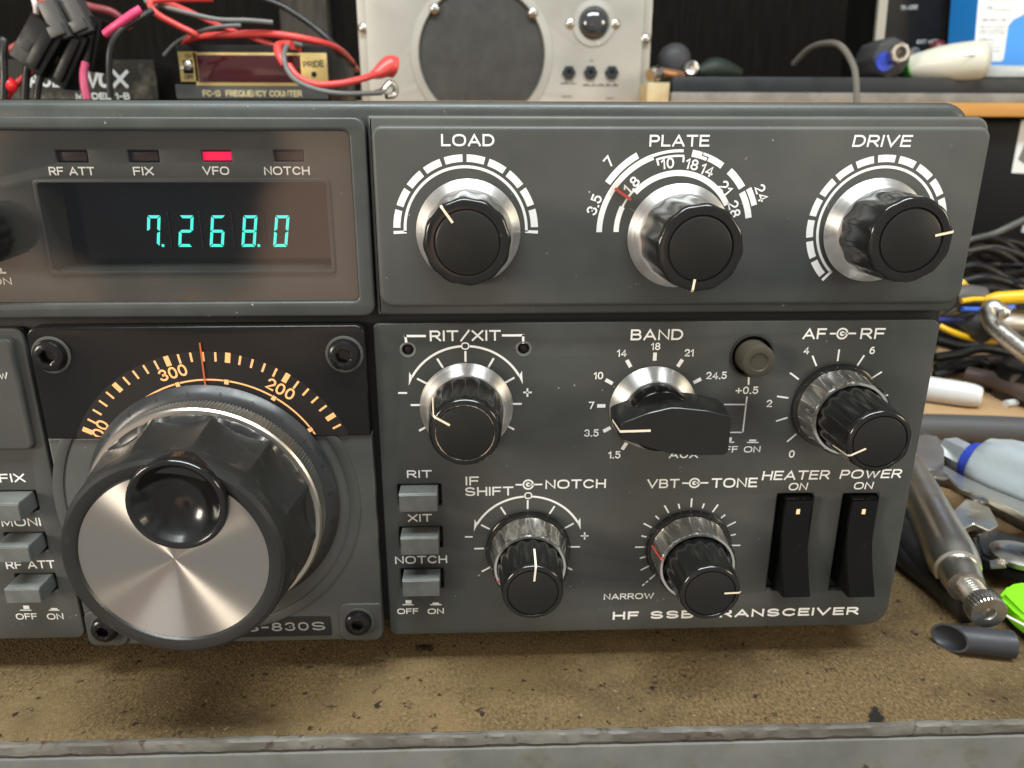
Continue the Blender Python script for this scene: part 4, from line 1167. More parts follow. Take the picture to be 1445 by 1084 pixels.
bm = bmesh.new(); frect(424.5, 461, 81, 117.5, 1.0)
fin('input_plate', bm, M_gold, fc)
bm = bmesh.new(); q = U(443, 105, FF - 1.1); lathe(bm, q, [(1.3, 0), (1.1, .5)], 20)
fin('input_jack', bm, M_boxblk, fc)
bm = bmesh.new(); frect(250, 462.5, 120, 139.6, .6)
fin('lower_strip', bm, mat('dark_grey_strip', (.05, .05, .048), .4), fc)
bm = bmesh.new()
def UT(body, x0, x1, y0, y1, Y, **k):
    a = U(x0, (y0 + y1) / 2, Y); b = U(x1, (y0 + y1) / 2, Y); t = U((x0 + x1) / 2, y0, Y); u_ = U((x0 + x1) / 2, y1, Y)
    put_text(bm, body, ((a.x + b.x) / 2, (t.z + u_.z) / 2), b.x - a.x, t.z - u_.z, -Y, **k)
UT('FC-13  FREQUENCY COUNTER', 286, 426, 127.5, 136.5, FF - .65, bold=.02)
fin('lettering', bm, M_goldprint, fc, flat=True)
bm = bmesh.new()
UT('PRIDE', 427.5, 457, 86, 95, FF - 1.05, rot=4); UT('ON', 261, 272, 76.5, 82.5, FF - .85, bold=.02); UT('OFF', 260, 274, 106, 112, FF - .85, bold=.02)
fin('dark_lettering', bm, M_blackprint, fc, flat=True)

# ---- black box with white script at the left
YA = 250
ab = empty('accessory_box', U(120, 140, YA), label='black box with white printed name behind the hanging connectors', category='electronics box')
xa, xb = U(-40, 110, YA).x, U(219, 110, YA).x; zb = U(120, 83, YA).z
bm = bmesh.new(); box(bm, ((xa + xb) / 2, YA + 50, (zR + .2 + zb) / 2), (xb - xa, 98, zb - zR - .4), bev=.8)
fin('case', bm, M_boxblk, ab)
bm = bmesh.new(); a, b = U(-38, 140, YA), U(217, 86, YA)
slab(bm, [(a.x, a.z), (b.x, a.z), (b.x, b.z), (a.x, b.z)], -YA - 2, -YA + .2, .2, 1)
fin('front_panel', bm, M_boxlabel, ab)
bm = bmesh.new()
for s_, x0, x1, y0, y1 in (('A', 40, 56, 100, 123), ('U', 58, 72, 104, 123), ('L', 74, 89, 109, 123), ('O', 100, 118, 101, 124), ('V', 121, 141, 98, 125), ('O', 139, 158, 99, 124), ('X', 158, 181, 99, 124)):
    UT(s_, x0, x1, y0, y1, YA - .25, bold=.03, shear=.15)
UT('Model 1-B', 107, 183, 131, 140.5, YA - .25, bold=.02)
fin('lettering', bm, M_lgrey, ab, flat=True)

# ---- plastic power connectors hanging in front of the box
def obox(bm, px, py, Y, lx, lz, ang, th, bev=.5, dy=0):
    c = U(px, py, Y) + Vector((0, dy, 0)); s = (Y + D) / FPX
    box(bm, c, (lx * s, th, lz * s), rot=Matrix.Rotation(R(ang), 3, 'Y'), bev=bev)
YK = 190
def connector(px, py, ang, wpx_, lpx, label, mt_b, clip=None, Y=YK):
    c = U(px, py, Y); k = empty('power_connector', c, label=label, category='connector', group='connectors hanging over the accessory box')
    bm = bmesh.new(); obox(bm, px, py, Y, wpx_, lpx, ang, 13, .9)
    a = R(ang); ux = (math.cos(a), math.sin(a)); uz = (math.sin(a), -math.cos(a))
    obox(bm, px + ux[0] * wpx_ * .2, py + ux[1] * wpx_ * .2, Y, wpx_ * .34, lpx * .8, ang, 15.5, .6)
    fin('housing', bm, mt_b, k)
    bm = bmesh.new()
    e = -.30
    obox(bm, px - ux[0] * wpx_ * .2 - uz[0] * lpx * .12, py - ux[1] * wpx_ * .2 - uz[1] * lpx * .12, Y, wpx_ * .22, wpx_ * .3, ang, 13.6, .2)
    fin('latch_window', bm, M_well, k)
    if clip:
        cx_, cy_, cw, cl, ca = clip
        bm = bmesh.new(); obox(bm, cx_, cy_, Y, cw, cl, ca, 9, .6, dy=-5.5)
        a = R(ca); obox(bm, cx_ - math.sin(a) * cl * .36, cy_ + math.cos(a) * cl * .36, Y, cw * .92, cl * .28, ca, 12, .5, dy=-6)
        obox(bm, cx_ + math.cos(a) * cw * .5, cy_ + math.sin(a) * cw * .5 + cl * .15, Y, cw * .2, cl * .45, ca, 8, .4, dy=-4)
        fin('release_clip', bm, M_conng, k)
connector(62, 66, 38, 44, 62, 'black power connector tilted left with an open latch slot', M_connb)
connector(100, 82, 33, 34, 72, 'black power connector with a grey release clip, between its two neighbours', M_connb, clip=(93, 32, 21, 46, -20), Y=194)
connector(131, 62, 20, 30, 64, 'rightmost black power connector with a tall grey release clip', M_connb, clip=(122, 25, 21, 46, -22), Y=197)

# ---- wires at the upper left
def wire(name, label, pts, r, mt_, cat='wire', group=None, n=10):
    bm = bmesh.new(); tube(bm, [U(x, y, Y) for x, y, Y in pts], r, n)
    o = fin(name, bm, mt_, None, org=U(*pts[0]), label=label, category=cat)
    if group: o['group'] = group
    return o
wire('red_wire', 'thick red wire looping from the top and across the frequency counter roof', [(300, -2, 235), (232, -1, 225), (212, 4, 222), (222, 20, 222), (250, 36, 224), (276, 50, 226), (262, 58, 235)], 1.55, M_redw)
wire('test_lead', 'red test lead draped over the frequency counter with its clip by the speaker', [(258, 62, 240), (275, 54, 238), (330, 49, 235), (380, 48, 235), (430, 55, 236), (470, 66, 250), (490, 80, 290), (503, 98, 330)], 1.75, M_redw, 'test lead')
wire('red_wire', 'thin red wire crossing the upper left behind the other wires', [(205, -6, 260), (250, 9, 250), (300, 32, 245), (345, 50, 240), (395, 66, 236), (425, 70, 232)], 1.25, M_redw)
# clip lead with boot
cl = empty('clip_lead', U(400, 80, 215), label='red clip lead with a red boot lying against the speaker front', category='clip lead')
bm = bmesh.new(); tube(bm, [U(*p) for p in ((402, 92, 214), (394, 78, 216), (392, 66, 220), (400, 63, 226), (412, 64, 224))], 1.9, 12)
tube(bm, [U(*p) for p in ((407, 92, 214), (420, 108, 212), (445, 119, 212), (480, 118, 214), (512, 111, 220), (530, 105, 226))], 1.6, 12)
fin('lead', bm, M_redw, cl)
bm = bmesh.new(); tube(bm, [U(*p) for p in ((526, 106, 226), (535, 102, 229), (545, 96, 232), (553, 94, 234), (559, 96, 235))], 4.2, 16, taper=lambda t: (.45 + .75 * min(1, t * 1.6)) * (1 if t < .92 else .75))
fin('boot', bm, M_redw, cl)
wire('grey_lead', 'grey clip lead curling over the gold trim to the speaker base', [(425, 64, 232), (412, 62, 228), (403, 68, 220), (401, 82, 213), (405, 98, 211), (418, 114, 210), (445, 126, 210), (480, 132, 212), (515, 132, 220), (538, 131, 228)], 1.15, M_gryw)
bm = bmesh.new(); tube(bm, [U(*p) for p in ((531, 131, 226), (540, 128, 230), (550, 117, 233), (558, 124, 235), (556, 134, 235), (545, 136, 232))], 1.5, 10)
fin('wire_clip', bm, M_steeldull, None, org=U(545, 128, 232), label='small dark metal clip loop at the foot of the speaker', category='clip')
wire('black_wire', 'black wire running across the top left over the red wires', [(205, 2, 228), (240, 12, 226), (275, 21, 226), (310, 28, 228), (350, 29, 230), (385, 32, 232)], 1.15, M_gryw)
wire('black_wire', 'thin black wire arching onto the frequency counter from the left', [(232, 78, 240), (250, 60, 236), (280, 46, 232), (310, 38, 232), (340, 36, 234)], 1.0, M_gryw)
wire('black_wire', 'long black wire sloping down to the speaker from the top edge', [(365, -4, 300), (400, 10, 300), (440, 36, 300), (470, 62, 300), (500, 92, 310)], 1.7, M_blkw)
wire('black_wire', 'shiny black wire curving down in front of the white lettering', [(215, 15, 195), (195, 26, 190), (172, 42, 186), (158, 62, 184), (154, 90, 184), (156, 138, 186)], 1.35, M_blkw)
wire('pink_wire', 'short pink wire sticking out to the right of the connectors', [(149, 48, 188), (165, 36, 186), (186, 21, 186), (199, 13, 187)], 1.75, M_pinkw)
wire('pink_wire', 'dusky pink wire hanging in front of the white lettering', [(121, 88, 190), (118, 105, 189), (119, 122, 188), (123, 140, 188)], 1.7, mat('dusky_pink_insulation', (.42, .06, .13), .4))
wire('orange_wire', 'bright orange red wire entering a connector from above', [(66, -6, 186), (68, 10, 186), (70, 28, 187), (75, 40, 190)], 1.8, M_orangew)
wire('white_wire', 'white wire entering the left connector from above', [(46, -6, 186), (50, 8, 186), (53, 28, 188)], 1.1, M_whtw)
wire('red_wire', 'faded red wire behind the left connector', [(64, -6, 205), (54, 15, 205), (46, 36, 207), (30, 60, 210), (5, 75, 212)], 1.6, mat('faded_red_insulation', (.33, .05, .05), .45))
wire('red_wire', 'dark red wire behind the connectors running right', [(70, -4, 230), (100, 2, 230), (130, 10, 230), (160, 18, 230), (185, 40, 232)], 1.8, mat('dark_red_insulation', (.17, .02, .025), .45))
wire('red_wire', 'red wire rising from the lower left behind the black wire', [(8, 140, 196), (18, 124, 196), (32, 112, 198), (50, 98, 200)], 1.5, M_redw)
wire('black_wire', 'leftmost black wire with a white worn top', [(-2, 60, 188), (6, 58, 188), (5, 80, 187), (6, 110, 187), (5, 140, 187)], 1.6, M_blkw)
wire('black_wire', 'black wire dropping below the left connector', [(42, 76, 189), (38, 100, 189), (35, 140, 190)], 1.6, M_blkw)
wire('black_wire', 'second black wire below the connectors, leaning left', [(60, 100, 192), (54, 122, 192), (52, 140, 192)], 1.5, M_blkw)
bm = bmesh.new(); lathe(bm, U(12, 121, 190), [(3.6, 0), (3.4, 2), (2, 3.6), (.3, 4.2)], 20, ax=(.3, -1, .2))
fin('red_grommet', bm, mat('bright_red_cap', (.8, .02, .03), .3), None, org=U(12, 121, 190), label='small bright red rubber cap at the far left', category='cap')

# ---- right of the speaker on the shelf
YT = 392
zt0, zt1 = U(1200, 131, YT).z, U(1200, 109, YT).z
bm = bmesh.new(); xa, xb = U(949, 120, YT).x, 620
box(bm, ((xa + xb) / 2, YT + 80, (zt0 + zt1) / 2), (xb - xa, 160, zt1 - zt0), bev=1.2)
fin('tool_tray', bm, M_tray, None, org=((xa + xb) / 2, YT + 80, zt0), label='long blue black tray lying along the shelf', category='tray')
bm = bmesh.new(); z0_ = SH
box(bm, ((xa + xb) / 2, YT + 78, (SH + zt0) / 2), (xb - xa + 2, 164, zt0 - SH - .3), bev=.5)
fin('packing_board', bm, M_lgreyb, None, org=(xa, YT + 80, SH), label='pale grey board under the long tray', category='board')
bm = bmesh.new(); a, b = U(913, 140, YT - 2), U(946, 116, YT - 2)
box(bm, ((a.x + b.x) / 2, YT + 14, (SH + b.z) / 2), (b.x - a.x, 30, b.z - SH - .2), bev=.8)
fin('wood_block', bm, M_wood, None, org=((a.x + b.x) / 2, YT + 14, SH), label='cream wooden block between the speaker and the tray', category='block')
zbk = b.z
pl = empty('coax_plug', U(930, 105, YT + 5), label='copper and nickel coaxial plug lying on the cream block', category='plug')
bm = bmesh.new(); tube(bm, [U(*p) for p in ((917, 108, YT + 2), (930, 102, YT + 6))], 4.6, 10, smooth=False, taper=lambda t: 1 - .15 * t)
tube(bm, [U(*p) for p in ((922, 106, YT + 2), (929, 103, YT + 6))], 5.4, 8, smooth=False)
fin('nut', bm, M_steel, pl, sharp=20)
bm = bmesh.new(); tube(bm, [U(*p) for p in ((931, 102, YT + 6), (962, 107, YT + 14))], 3.3, 12, smooth=False)
fin('barrel', bm, M_copper, pl)
bm = bmesh.new(); lathe(bm, U(951, 86, YT + 60), [(2, -14), (11, -12), (12.4, -4), (12.4, 3), (9, 7.5), (4, 9), (.4, 9.3)], 40)
fin('shadowed_tool', bm, M_smokedgrey, None, org=U(951, 86, YT + 60), label='grey domed handle end in shadow beside the speaker', category='tool handle')
bm = bmesh.new(); lathe(bm, U(976.5, 97, YT + 6), [(4.8, 0), (4.8, 3), (3.8, 3.6), (2.6, 3.2), (2.4, 1)], 24, ax=(-.35, -1, .1))
fin('chrome_socket', bm, M_steel, None, org=U(976.5, 97, YT + 6), label='small chrome socket standing on the tray by the speaker', category='socket')
bm = bmesh.new(); tube(bm, [U(*p) for p in ((985, 101, YT + 40), (1010, 98, YT + 42), (1045, 104, YT + 44))], 6, 12, taper=lambda t: .6 + .8 * math.sin(math.pi * t))
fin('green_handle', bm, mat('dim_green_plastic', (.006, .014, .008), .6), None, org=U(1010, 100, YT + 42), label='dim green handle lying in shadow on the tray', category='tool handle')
bm = bmesh.new(); tube(bm, [U(*p) for p in ((1120, 90, 440), (1140, 70, 420), (1160, 62, 400), (1185, 64, 370), (1203, 90, 360), (1208, 115, 350), (1209, 150, 345))], 2.0, 8)
fin('twine', bm, M_cord, None, org=U(1160, 62, 400), label='grey twine hanging over the front of the tray', category='twine')
# screwdriver seen end on
sd = empty('nut_driver', U(1250, 84, YT + 4), label='dark handled nut driver seen end on with a blue insert', category='nut driver')
bm = bmesh.new(); lathe(bm, U(1251, 83, YT + 14), [(9, -26), (13.8, -20), (13.8, 4), (12.8, 7), (9, 8.4), (4, 8.6)], 40, lambda t, i, r: r * (1 - .03 * (1 - math.cos(8 * t))))
fin('handle', bm, M_smokedgrey, sd)
bm = bmesh.new(); lathe(bm, U(1249, 87, YT + 5), [(6.6, -1), (6.4, .6), (2, .9)], 30)
fin('insert', bm, M_blue, sd)
bm = bmesh.new(); lathe(bm, U(1264, 75.5, YT + 4), [(6.9, -2), (7.0, 6), (6.2, 7), (4.2, 7), (3.2, 3), (2.8, -1)], 8)
fin('socket', bm, M_steel, sd, sharp=20)
gp = empty('glue_bottle', U(1330, 85, YT - 2), label='white glue bottle lying down with a green cap', category='bottle')
bm = bmesh.new(); solid(bm, U(1283, 94, YT + 20), U(1400, 83, YT - 6), [(0, 7.5), (.12, 9), (.35, 11.6), (.55, 12.6), (.75, 12.8), (.86, 12.6)] + [(.87 + .13 * math.sin(a), 12.5 * math.cos(a)) for a in (.2, .5, .8, 1.05, 1.25, 1.4, 1.52)])
fin('body', bm, M_cream, gp)
bm = bmesh.new(); tube(bm, [U(*p) for p in ((1266, 101, YT + 22), (1275, 98, YT + 20), (1285, 94.5, YT + 17))], 7.4, 16, smooth=False, taper=lambda t: .45 + .6 * t)
fin('cap', bm, M_green, gp)
bm = bmesh.new(); q = U(1372, 79, YT - 16)
UT('VIRTUS', 1360, 1384, 75.5, 81, YT - 11.2) if False else scribble(1360, 1384, 78.5, 4, YT - 11.4)
fin('worn_print', bm, M_gryw, gp, flat=True)
# leaning black control box with silver edge
YB = 470
lb = empty('control_box', U(1330, 60, YB), label='black control box with a silver edge leaning back behind the glue bottle', category='control box')
def shearbox(x0b, x0t, x1, ytop, ybot, Y, dy, th, mt_, nm, par):
    bm = bmesh.new()
    a, b, c, d = U(x0b, ybot, Y), U(x1, ybot, Y), U(x1, ytop, Y), U(x0t, ytop, Y)
    off = Vector((0, dy, 0))
    f = [a, b, c + Vector((0, th * .0, 0)), d]
    loft(bm, [[p + off for p in f], [p + off + Vector((0, th, 0)) for p in f]])
    bmesh.ops.bevel(bm, geom=list(bm.edges), offset=.8, segments=2, affect='EDGES')
    return fin(nm, bm, mt_, par, sharp=30)
shearbox(1232, 1252, 1560, -70, 112, YB, 0, 60, M_boxblk, 'body', lb)
shearbox(1231, 1241.5, 1256, -70, 70, YB, -1.5, 40, mat('silver_edge_paint', (.33, .32, .28), .45, .3), 'silver_edge', lb) if False else None
bm = bmesh.new()
a, b, c, d = U(1233, 68, YB), U(1245, 68, YB), U(1259, -70, YB), U(1246, -70, YB)
loft(bm, [[p + Vector((0, -1.6, 0)) for p in (a, b, c, d)], [p + Vector((0, 2, 0)) for p in (a, b, c, d)]])
fin('silver_edge', bm, mat('silver_edge_paint', (.33, .32, .28), .45, .3), lb, sharp=30)
bm = bmesh.new()
UT('TX MODE', 1271, 1295, 7.5, 13.5, YB - .2, rot=3); UT('EXT MOD', 1294, 1325, 56, 61.5, YB - .2, rot=2, bold=.03); scribble(1343, 1371, 5, 4.5, YB - .2); scribble(1365, 1376, 21, 4, YB - .2)
fin('lettering', bm, M_lgrey, lb, flat=True)
bm = bmesh.new(); lathe(bm, U(1289.5, 75, YB), [(4.4, 0), (4.2, 1.5), (2.4, 1.6), (2.2, .2)], 20)
fin('jack', bm, M_steel, lb)
bm = bmesh.new(); lathe(bm, U(1322, 68, YB), [(6, 0), (5.6, 4), (3.6, 6.5), (.4, 7.4)], 24)
fin('red_button', bm, mat('dark_red_button', (.13, .018, .02), .35), lb)
# printed carton
YC = 430
ct = empty('printed_carton', U(1420, 60, YC), label='blue and white printed carton at the upper right edge', category='carton')
bm = bmesh.new(); a, b, c, d = U(1372, 95, YC), U(1560, 93, YC), U(1574, -70, YC), U(1385.5, -70, YC)
loft(bm, [[p for p in (a, b, c, d)], [p + Vector((0, 34, 0)) for p in (a, b, c, d)]])
fin('carton_body', bm, M_bluepr, ct, sharp=30)
bm = bmesh.new()
pts = [U(x, y, YC) for x, y in ((1373.3, 84), (1376, 87), (1412, 87), (1416, 84), (1419, 62), (1423, 36), (1430, 28), (1475, 5), (1475, -60), (1385.6, -60))]
poly(bm, [(p.x, p.z) for p in pts], -YC + .12)
fin('white_label', bm, M_card, ct, flat=True)
bm = bmesh.new()
for x0, x1, y, h_ in ((1388, 1437, -1, 2), (1392, 1402, 10.5, 3), (1390, 1427, 14, 1.8), (1385, 1421, 28, 4), (1383, 1422, 38, 2), (1382, 1420, 43, 2.2), (1381, 1419, 47, 1.8), (1382, 1405, 55.5, 3.5), (1397, 1404, 61, 2), (1398, 1411, 66.5, 2), (1398, 1412, 72, 2)):
    scribble(x0, x1, y, h_, YC - .25)
fin('small_print', bm, M_gryw, ct, flat=True)
bm = bmesh.new(); a = U(1388, 107, YT - 1); b = U(1520, 92, YT - 1)
box(bm, ((a.x + b.x) / 2, YT + 14, (zt1 + b.z) / 2 + .1), (b.x - a.x, 26, b.z - zt1 - .2), bev=2.5)
fin('clear_sleeve', bm, mat('pale_clear_plastic', (.40, .43, .43), .25, rvar=(60, .15, .4)), None, org=((a.x + b.x) / 2, YT + 14, zt1), label='pale grey plastic packet flat on the tray below the carton', category='packet')

# ---- black cabinet under the shelf
YE = 396
cb = empty('equipment_cabinet', U(1420, 250, YE), label='black equipment cabinet under the shelf with a white sticker', category='cabinet')
xa = U(1352, 260, YE).x
bm = bmesh.new(); box(bm, (xa + 180, YE + 90, (zs0 - 2 + 14) / 2), (400, 180, zs0 - 2 - 14), bev=1.5)
fin('cabinet_body', bm, mat('blue_black_paint', (.0035, .0045, .006), .5, spec=.2), cb)
bm = bmesh.new()
pts = [U(x, y, YE) for x, y in ((1427, 244), (1446, 245), (1470, 246), (1475, 165), (1441, 170))]
poly(bm, [(p.x, p.z) for p in pts], -YE + .15)
fin('sticker', bm, M_card, cb, flat=True)
bm = bmesh.new(); pts = [U(x, y, YE) for x, y in ((1436, 225), (1447, 200), (1455, 215), (1450, 235))]; poly(bm, [(p.x, p.z) for p in pts], -YE + .3)
fin('sticker_print', bm, M_gryw, cb, flat=True)
bm = bmesh.new()
a, b = U(1441, 328, YE), U(1465, 318, YE); poly(bm, [(a.x, a.z), (b.x, a.z), (b.x, b.z), (a.x, b.z)], -YE + .15)
fin('small_label', bm, M_lgrey, cb, flat=True)

# =================================================================== tools and cables on the bench at the right
def bwire(name, label, pts, r, mt_, cat='cable', group=None, n=12, taper=None):
    bm = bmesh.new(); tube(bm, pts, r, n, taper=taper)
    o = fin(name, bm, mt_, None, org=pts[0], label=label, category=cat)
    if group: o['group'] = group
    return o
random.seed(5)
heap = [[(1352, 350, 330), (1385, 335, 330), (1420, 345, 335), (1450, 370, 330)], [(1345, 372, 320), (1380, 352, 322), (1420, 362, 320), (1460, 400, 322)],
        [(1340, 385, 310), (1375, 375, 308), (1410, 388, 306), (1455, 415, 306)], [(1350, 400, 300), (1390, 392, 296), (1430, 402, 296), (1470, 420, 296)],
        [(1345, 345, 340), (1370, 350, 335), (1400, 372, 330), (1425, 400, 325), (1440, 425, 320)], [(1340, 415, 290), (1380, 408, 288), (1420, 412, 286), (1470, 440, 286)],
        [(1400, 338, 345), (1430, 355, 340), (1455, 380, 340)], [(1325, 395, 320), (1352, 362, 330), (1378, 345, 335), (1420, 340, 340), (1460, 352, 340)],
        [(1320, 480, 262), (1360, 490, 258), (1400, 486, 256), (1460, 496, 250)], [(1318, 505, 245), (1352, 500, 246), (1392, 492, 246), (1460, 510, 244)],
        [(1320, 520, 236), (1360, 512, 236), (1400, 508, 238), (1470, 520, 236)], [(1325, 470, 275), (1360, 478, 272), (1410, 470, 270), (1460, 476, 270)],
        [(1318, 530, 226), (1340, 525, 226), (1372, 518, 228), (1410, 520, 230), (1465, 540, 228)]]
for h_ in heap:
    bwire('black_cable', 'black cable in the heap on the bench right of the transceiver', [U(*p) for p in h_], random.uniform(2.0, 3.3), M_heap, group='black cables heaped at the right')
random.seed(11)
for k in range(12):
    y0 = random.uniform(360, 520); Y0 = 330 - (y0 - 350) * .62
    pts = [U(1330 + 38 * q, y0 + random.uniform(-14, 14), Y0 + random.uniform(-8, 8)) for q in range(4)]
    bwire('thin_cable', 'thin black cable threaded through the heap right of the transceiver', pts, random.uniform(1.2, 2.0), random.choice((M_heap, M_heap, M_gryd)), group='thin cables in the heap at the right', n=8)
bwire('grey_cable', 'light grey cable running up to the right past the heap', [U(*p) for p in ((1355, 342, 310), (1372, 338, 308), (1400, 331, 300), (1425, 320, 296), (1460, 303, 290))], 2.0, M_gryw)
bwire('yellow_wire', 'yellow wire curving below the chrome pliers', [U(*p) for p in ((1326, 460, 225), (1340, 467, 222), (1365, 476, 220), (1402, 482, 218), (1420, 474, 222))], 1.6, M_yel, 'wire')
bwire('blue_wire', 'light blue wire under the yellow probe', [U(*p) for p in ((1358, 436.5, 226), (1374, 437, 226), (1392, 437, 226), (1430, 434, 228))], 1.5, M_bluew, 'wire')
bwire('blue_wire', 'dark blue wire partly hidden behind the transceiver', [U(*p) for p in ((1320, 451, 238), (1345, 452, 238), (1366, 452, 238))], 1.6, mat('dark_blue_insulation', (.03, .045, .22), .4), 'wire')
yp = empty('test_probe', U(1420, 420, 215), label='yellow test probe on a thin yellow lead', category='test probe')
bm = bmesh.new(); tube(bm, [U(*p) for p in ((1357, 425, 218), (1375, 422.5, 218), (1395, 423, 217))], 1.4, 12)
fin('lead', bm, M_yel, yp)
bm = bmesh.new(); tube(bm, [U(*p) for p in ((1390, 423.5, 217), (1402, 421.5, 216), (1425, 420, 214), (1470, 417, 210))], 3.5, 18, taper=lambda t: .55 + .45 * min(1, t * 2.2))
fin('probe_body', bm, M_yel, yp)
bm = bmesh.new(); tube(bm, [U(*p) for p in ((1349, 410, 250), (1354, 404, 250), (1360, 399, 250))], 4.4, 12)
fin('yellow_plug', bm, M_yel, None, org=U(1354, 404, 250), label='small yellow plug end peeping out beside the transceiver', category='plug')
bm = bmesh.new(); tube(bm, [U(*p) for p in ((1345, 420, 232), (1362, 417, 232), (1385, 420, 232))], 6.0, 14)
fin('grey_plug', bm, mat('mid_grey_plastic', (.09, .085, .08), .5), None, org=U(1362, 417, 232), label='grey plug lying behind the yellow probe lead', category='plug')
# chrome pliers
pr = empty('slip_pliers', B(1430, 500, 12), label='chrome pliers lying behind the white marker pen', category='pliers')
bm = bmesh.new(); tube(bm, [U(*p) for p in ((1392, 434, 205), (1396, 448, 203), (1404, 462, 200), (1425, 480, 195), (1470, 514, 185))], 4.6, 16, taper=lambda t: .75 + .35 * t)
fin('lower_handle', bm, M_steel, pr)
bm = bmesh.new(); tube(bm, [U(*p) for p in ((1394, 444, 206), (1400, 434, 206), (1410, 440, 204), (1420, 446, 202))], 4.4, 14)
tube(bm, [U(*p) for p in ((1400, 458, 208), (1425, 456, 207), (1470, 460, 206))], 5.2, 14)
fin('upper_handle', bm, M_steeldull, pr)
bm = bmesh.new(); lathe(bm, U(1414, 444, 195), [(3, 0), (2.8, 1.2), (1.2, 1.8)], 18)
fin('rivet', bm, M_steel, pr)
bm = bmesh.new(); tube(bm, [U(*p) for p in ((1366, 452, 222), (1378, 462, 220), (1392, 470, 214))], 6.5, 14, taper=lambda t: .8 + .2 * t)
fin('grey_grip', bm, M_gryd, None, org=U(1378, 462, 220), label='dark grey tool grip left of the chrome pliers', category='tool grip')
# plier grips, brownish
bm = bmesh.new(); tube(bm, [B(1365, 528, 8), B(1400, 536, 8), B(1440, 552, 8), B(1480, 566, 8)], 4.4, 16)
fin('brown_grip', bm, M_pink, None, org=B(1400, 536, 8), label='brownish tool grip behind the white marker pen', category='tool grip')
bm = bmesh.new(); tube(bm, [B(1390, 515, 12), B(1405, 516, 12), B(1420, 524, 12), B(1440, 540, 12)], 4.4, 16)
fin('tan_grip', bm, mat('dull_tan_grip', (.13, .10, .08), .55), None, org=B(1405, 516, 12), label='dull tan grip end above the brownish grip', category='tool grip')
bm = bmesh.new(); lathe(bm, B(1462, 562, 0), [(22, 0), (22, 12), (19, 18), (10, 22)], 36, ax=(0, 0, 1))
fin('rubber_puck', bm, M_blkw, None, org=B(1462, 562, 0), label='round black rubber base at the right edge', category='rubber base')
bm = bmesh.new(); a, b = B(1419, 570, 2), B(1434, 568, 2); tube(bm, [a, b], 2.0, 8, smooth=False)
fin('paper_scrap', bm, M_bwhite, None, org=a, label='tiny white scrap right of the white marker pen', category='scrap')
# marker
mk0, mk1 = B(1296, 547, 6.7), B(1386, 560, 6.7)
bm = bmesh.new(); solid(bm, mk0 - (mk1 - mk0) * .9, mk1, [(0, 6.4), (.02, 6.6), (.6, 6.6), (.82, 6.4)] + [(.84 + .16 * math.sin(a), 3.6 + 2.7 * math.cos(a)) for a in (.2, .5, .8, 1.05, 1.25, 1.4)] + [(.999, 3.4), (1, 2.4)], 36)
fin('marker_pen', bm, M_bwhite, None, org=mk0, label='white marker pen lying on the tan board', category='marker')
# grey hoses
bwire('grey_hose', 'thick dark grey cable lying straight behind the screwdriver', [B(1270, 603, 7), B(1330, 604, 7), B(1390, 606, 7), B(1480, 610, 7)], 6.4, mat('hose_rubber', (.06, .06, .062), .5), n=18)
bwire('grey_hose', 'second grey cable under the pale screwdriver handle', [B(1310, 668, 4), B(1350, 676, 4), B(1400, 705, 4), B(1490, 752, 4)], 4.6, mat('hose_rubber_pale', (.12, .115, .11), .5), n=18)
# screwdriver
sc = empty('screwdriver', B(1400, 655, 12), label='screwdriver with a pale translucent handle and blue collar', category='screwdriver')
s0, s1 = B(1285, 610, 13), B(1345, 640, 13)
ax = (s1 - s0).normalized()
bm = bmesh.new(); tube(bm, [s0 - ax * 40, s0, s1], 2.7, 16, smooth=False)
fin('shaft', bm, M_steel, sc)
bm = bmesh.new(); tube(bm, [B(1338, 635, 13), B(1373, 653, 13)], 6.0, 6, smooth=False)
fin('hex_ferrule', bm, mat('satin_nickel', (.62, .65, .68), .35, .75), sc, sharp=20)
h0 = B(1374, 653, 14); h1 = h0 + (B(1470, 690, 14) - h0).normalized() * 80
bm = bmesh.new(); tube(bm, [h0 - (h1 - h0) * .02, h0 + (h1 - h0) * .1], 10.6, 24, smooth=False, taper=lambda t: .72 + .3 * t)
fin('blue_collar', bm, M_blue, sc)
bm = bmesh.new(); ax2 = (h1 - h0).normalized()
lathe(bm, h0, [(9, 2.2), (11.4, 4), (13.4, 9), (14.2, 16), (14.0, 24), (14.6, 34), (14.4, 60), (11, 78)], 60, lambda t, i, r: r * (1 - .05 * (1 - math.cos(6 * t)) * (0 if i < 2 else 1)), ax=ax2)
fin('handle', bm, M_silic, sc)
# locking pliers
lk = empty('locking_pliers', B(1350, 760, 10), label='chrome locking pliers with a knurled adjusting screw', category='locking pliers')
def at(px, py, z): return B(px, py, z)
e0, e1 = at(1262, 668, 19), at(1368, 842, 15)
axl = (e1 - e0).normalized()
bm = bmesh.new()
def hb(t): return 1.0 if t < .78 else 1.0 - .28 * min(1, (t - .78) / .1) if t < .9 else .72
t0_, t1_ = at(1270, 643, 12.5), at(1364, 829, 11.5)
solid(bm, t0_, t1_, [(0, 6.0), (.3, 6.9), (.7, 7.4), (.80, 7.5), (.86, 7.2), (.90, 6.5), (.905, 5.6), (.935, 5.7), (.96, 5.4), (1, 5.0)], 40)
fin('handle_tube', bm, M_steeldull, lk)
bm = bmesh.new()
s0, s1 = at(1358, 818, 11.5), at(1394, 864, 10.5)
axs = (s1 - s0).normalized()
ln = (s1 - s0).length
nth = 13
prof = [(4.8, -3), (5.2, .5), (5.2, 1.5), (3.3, 2)]
z_ = 2
while z_ < ln * .62:
    prof += [(3.2, z_ + .1), (3.75, z_ + .5), (3.2, z_ + .9)]; z_ += .95
lathe(bm, s0, prof, 30, ax=axs)
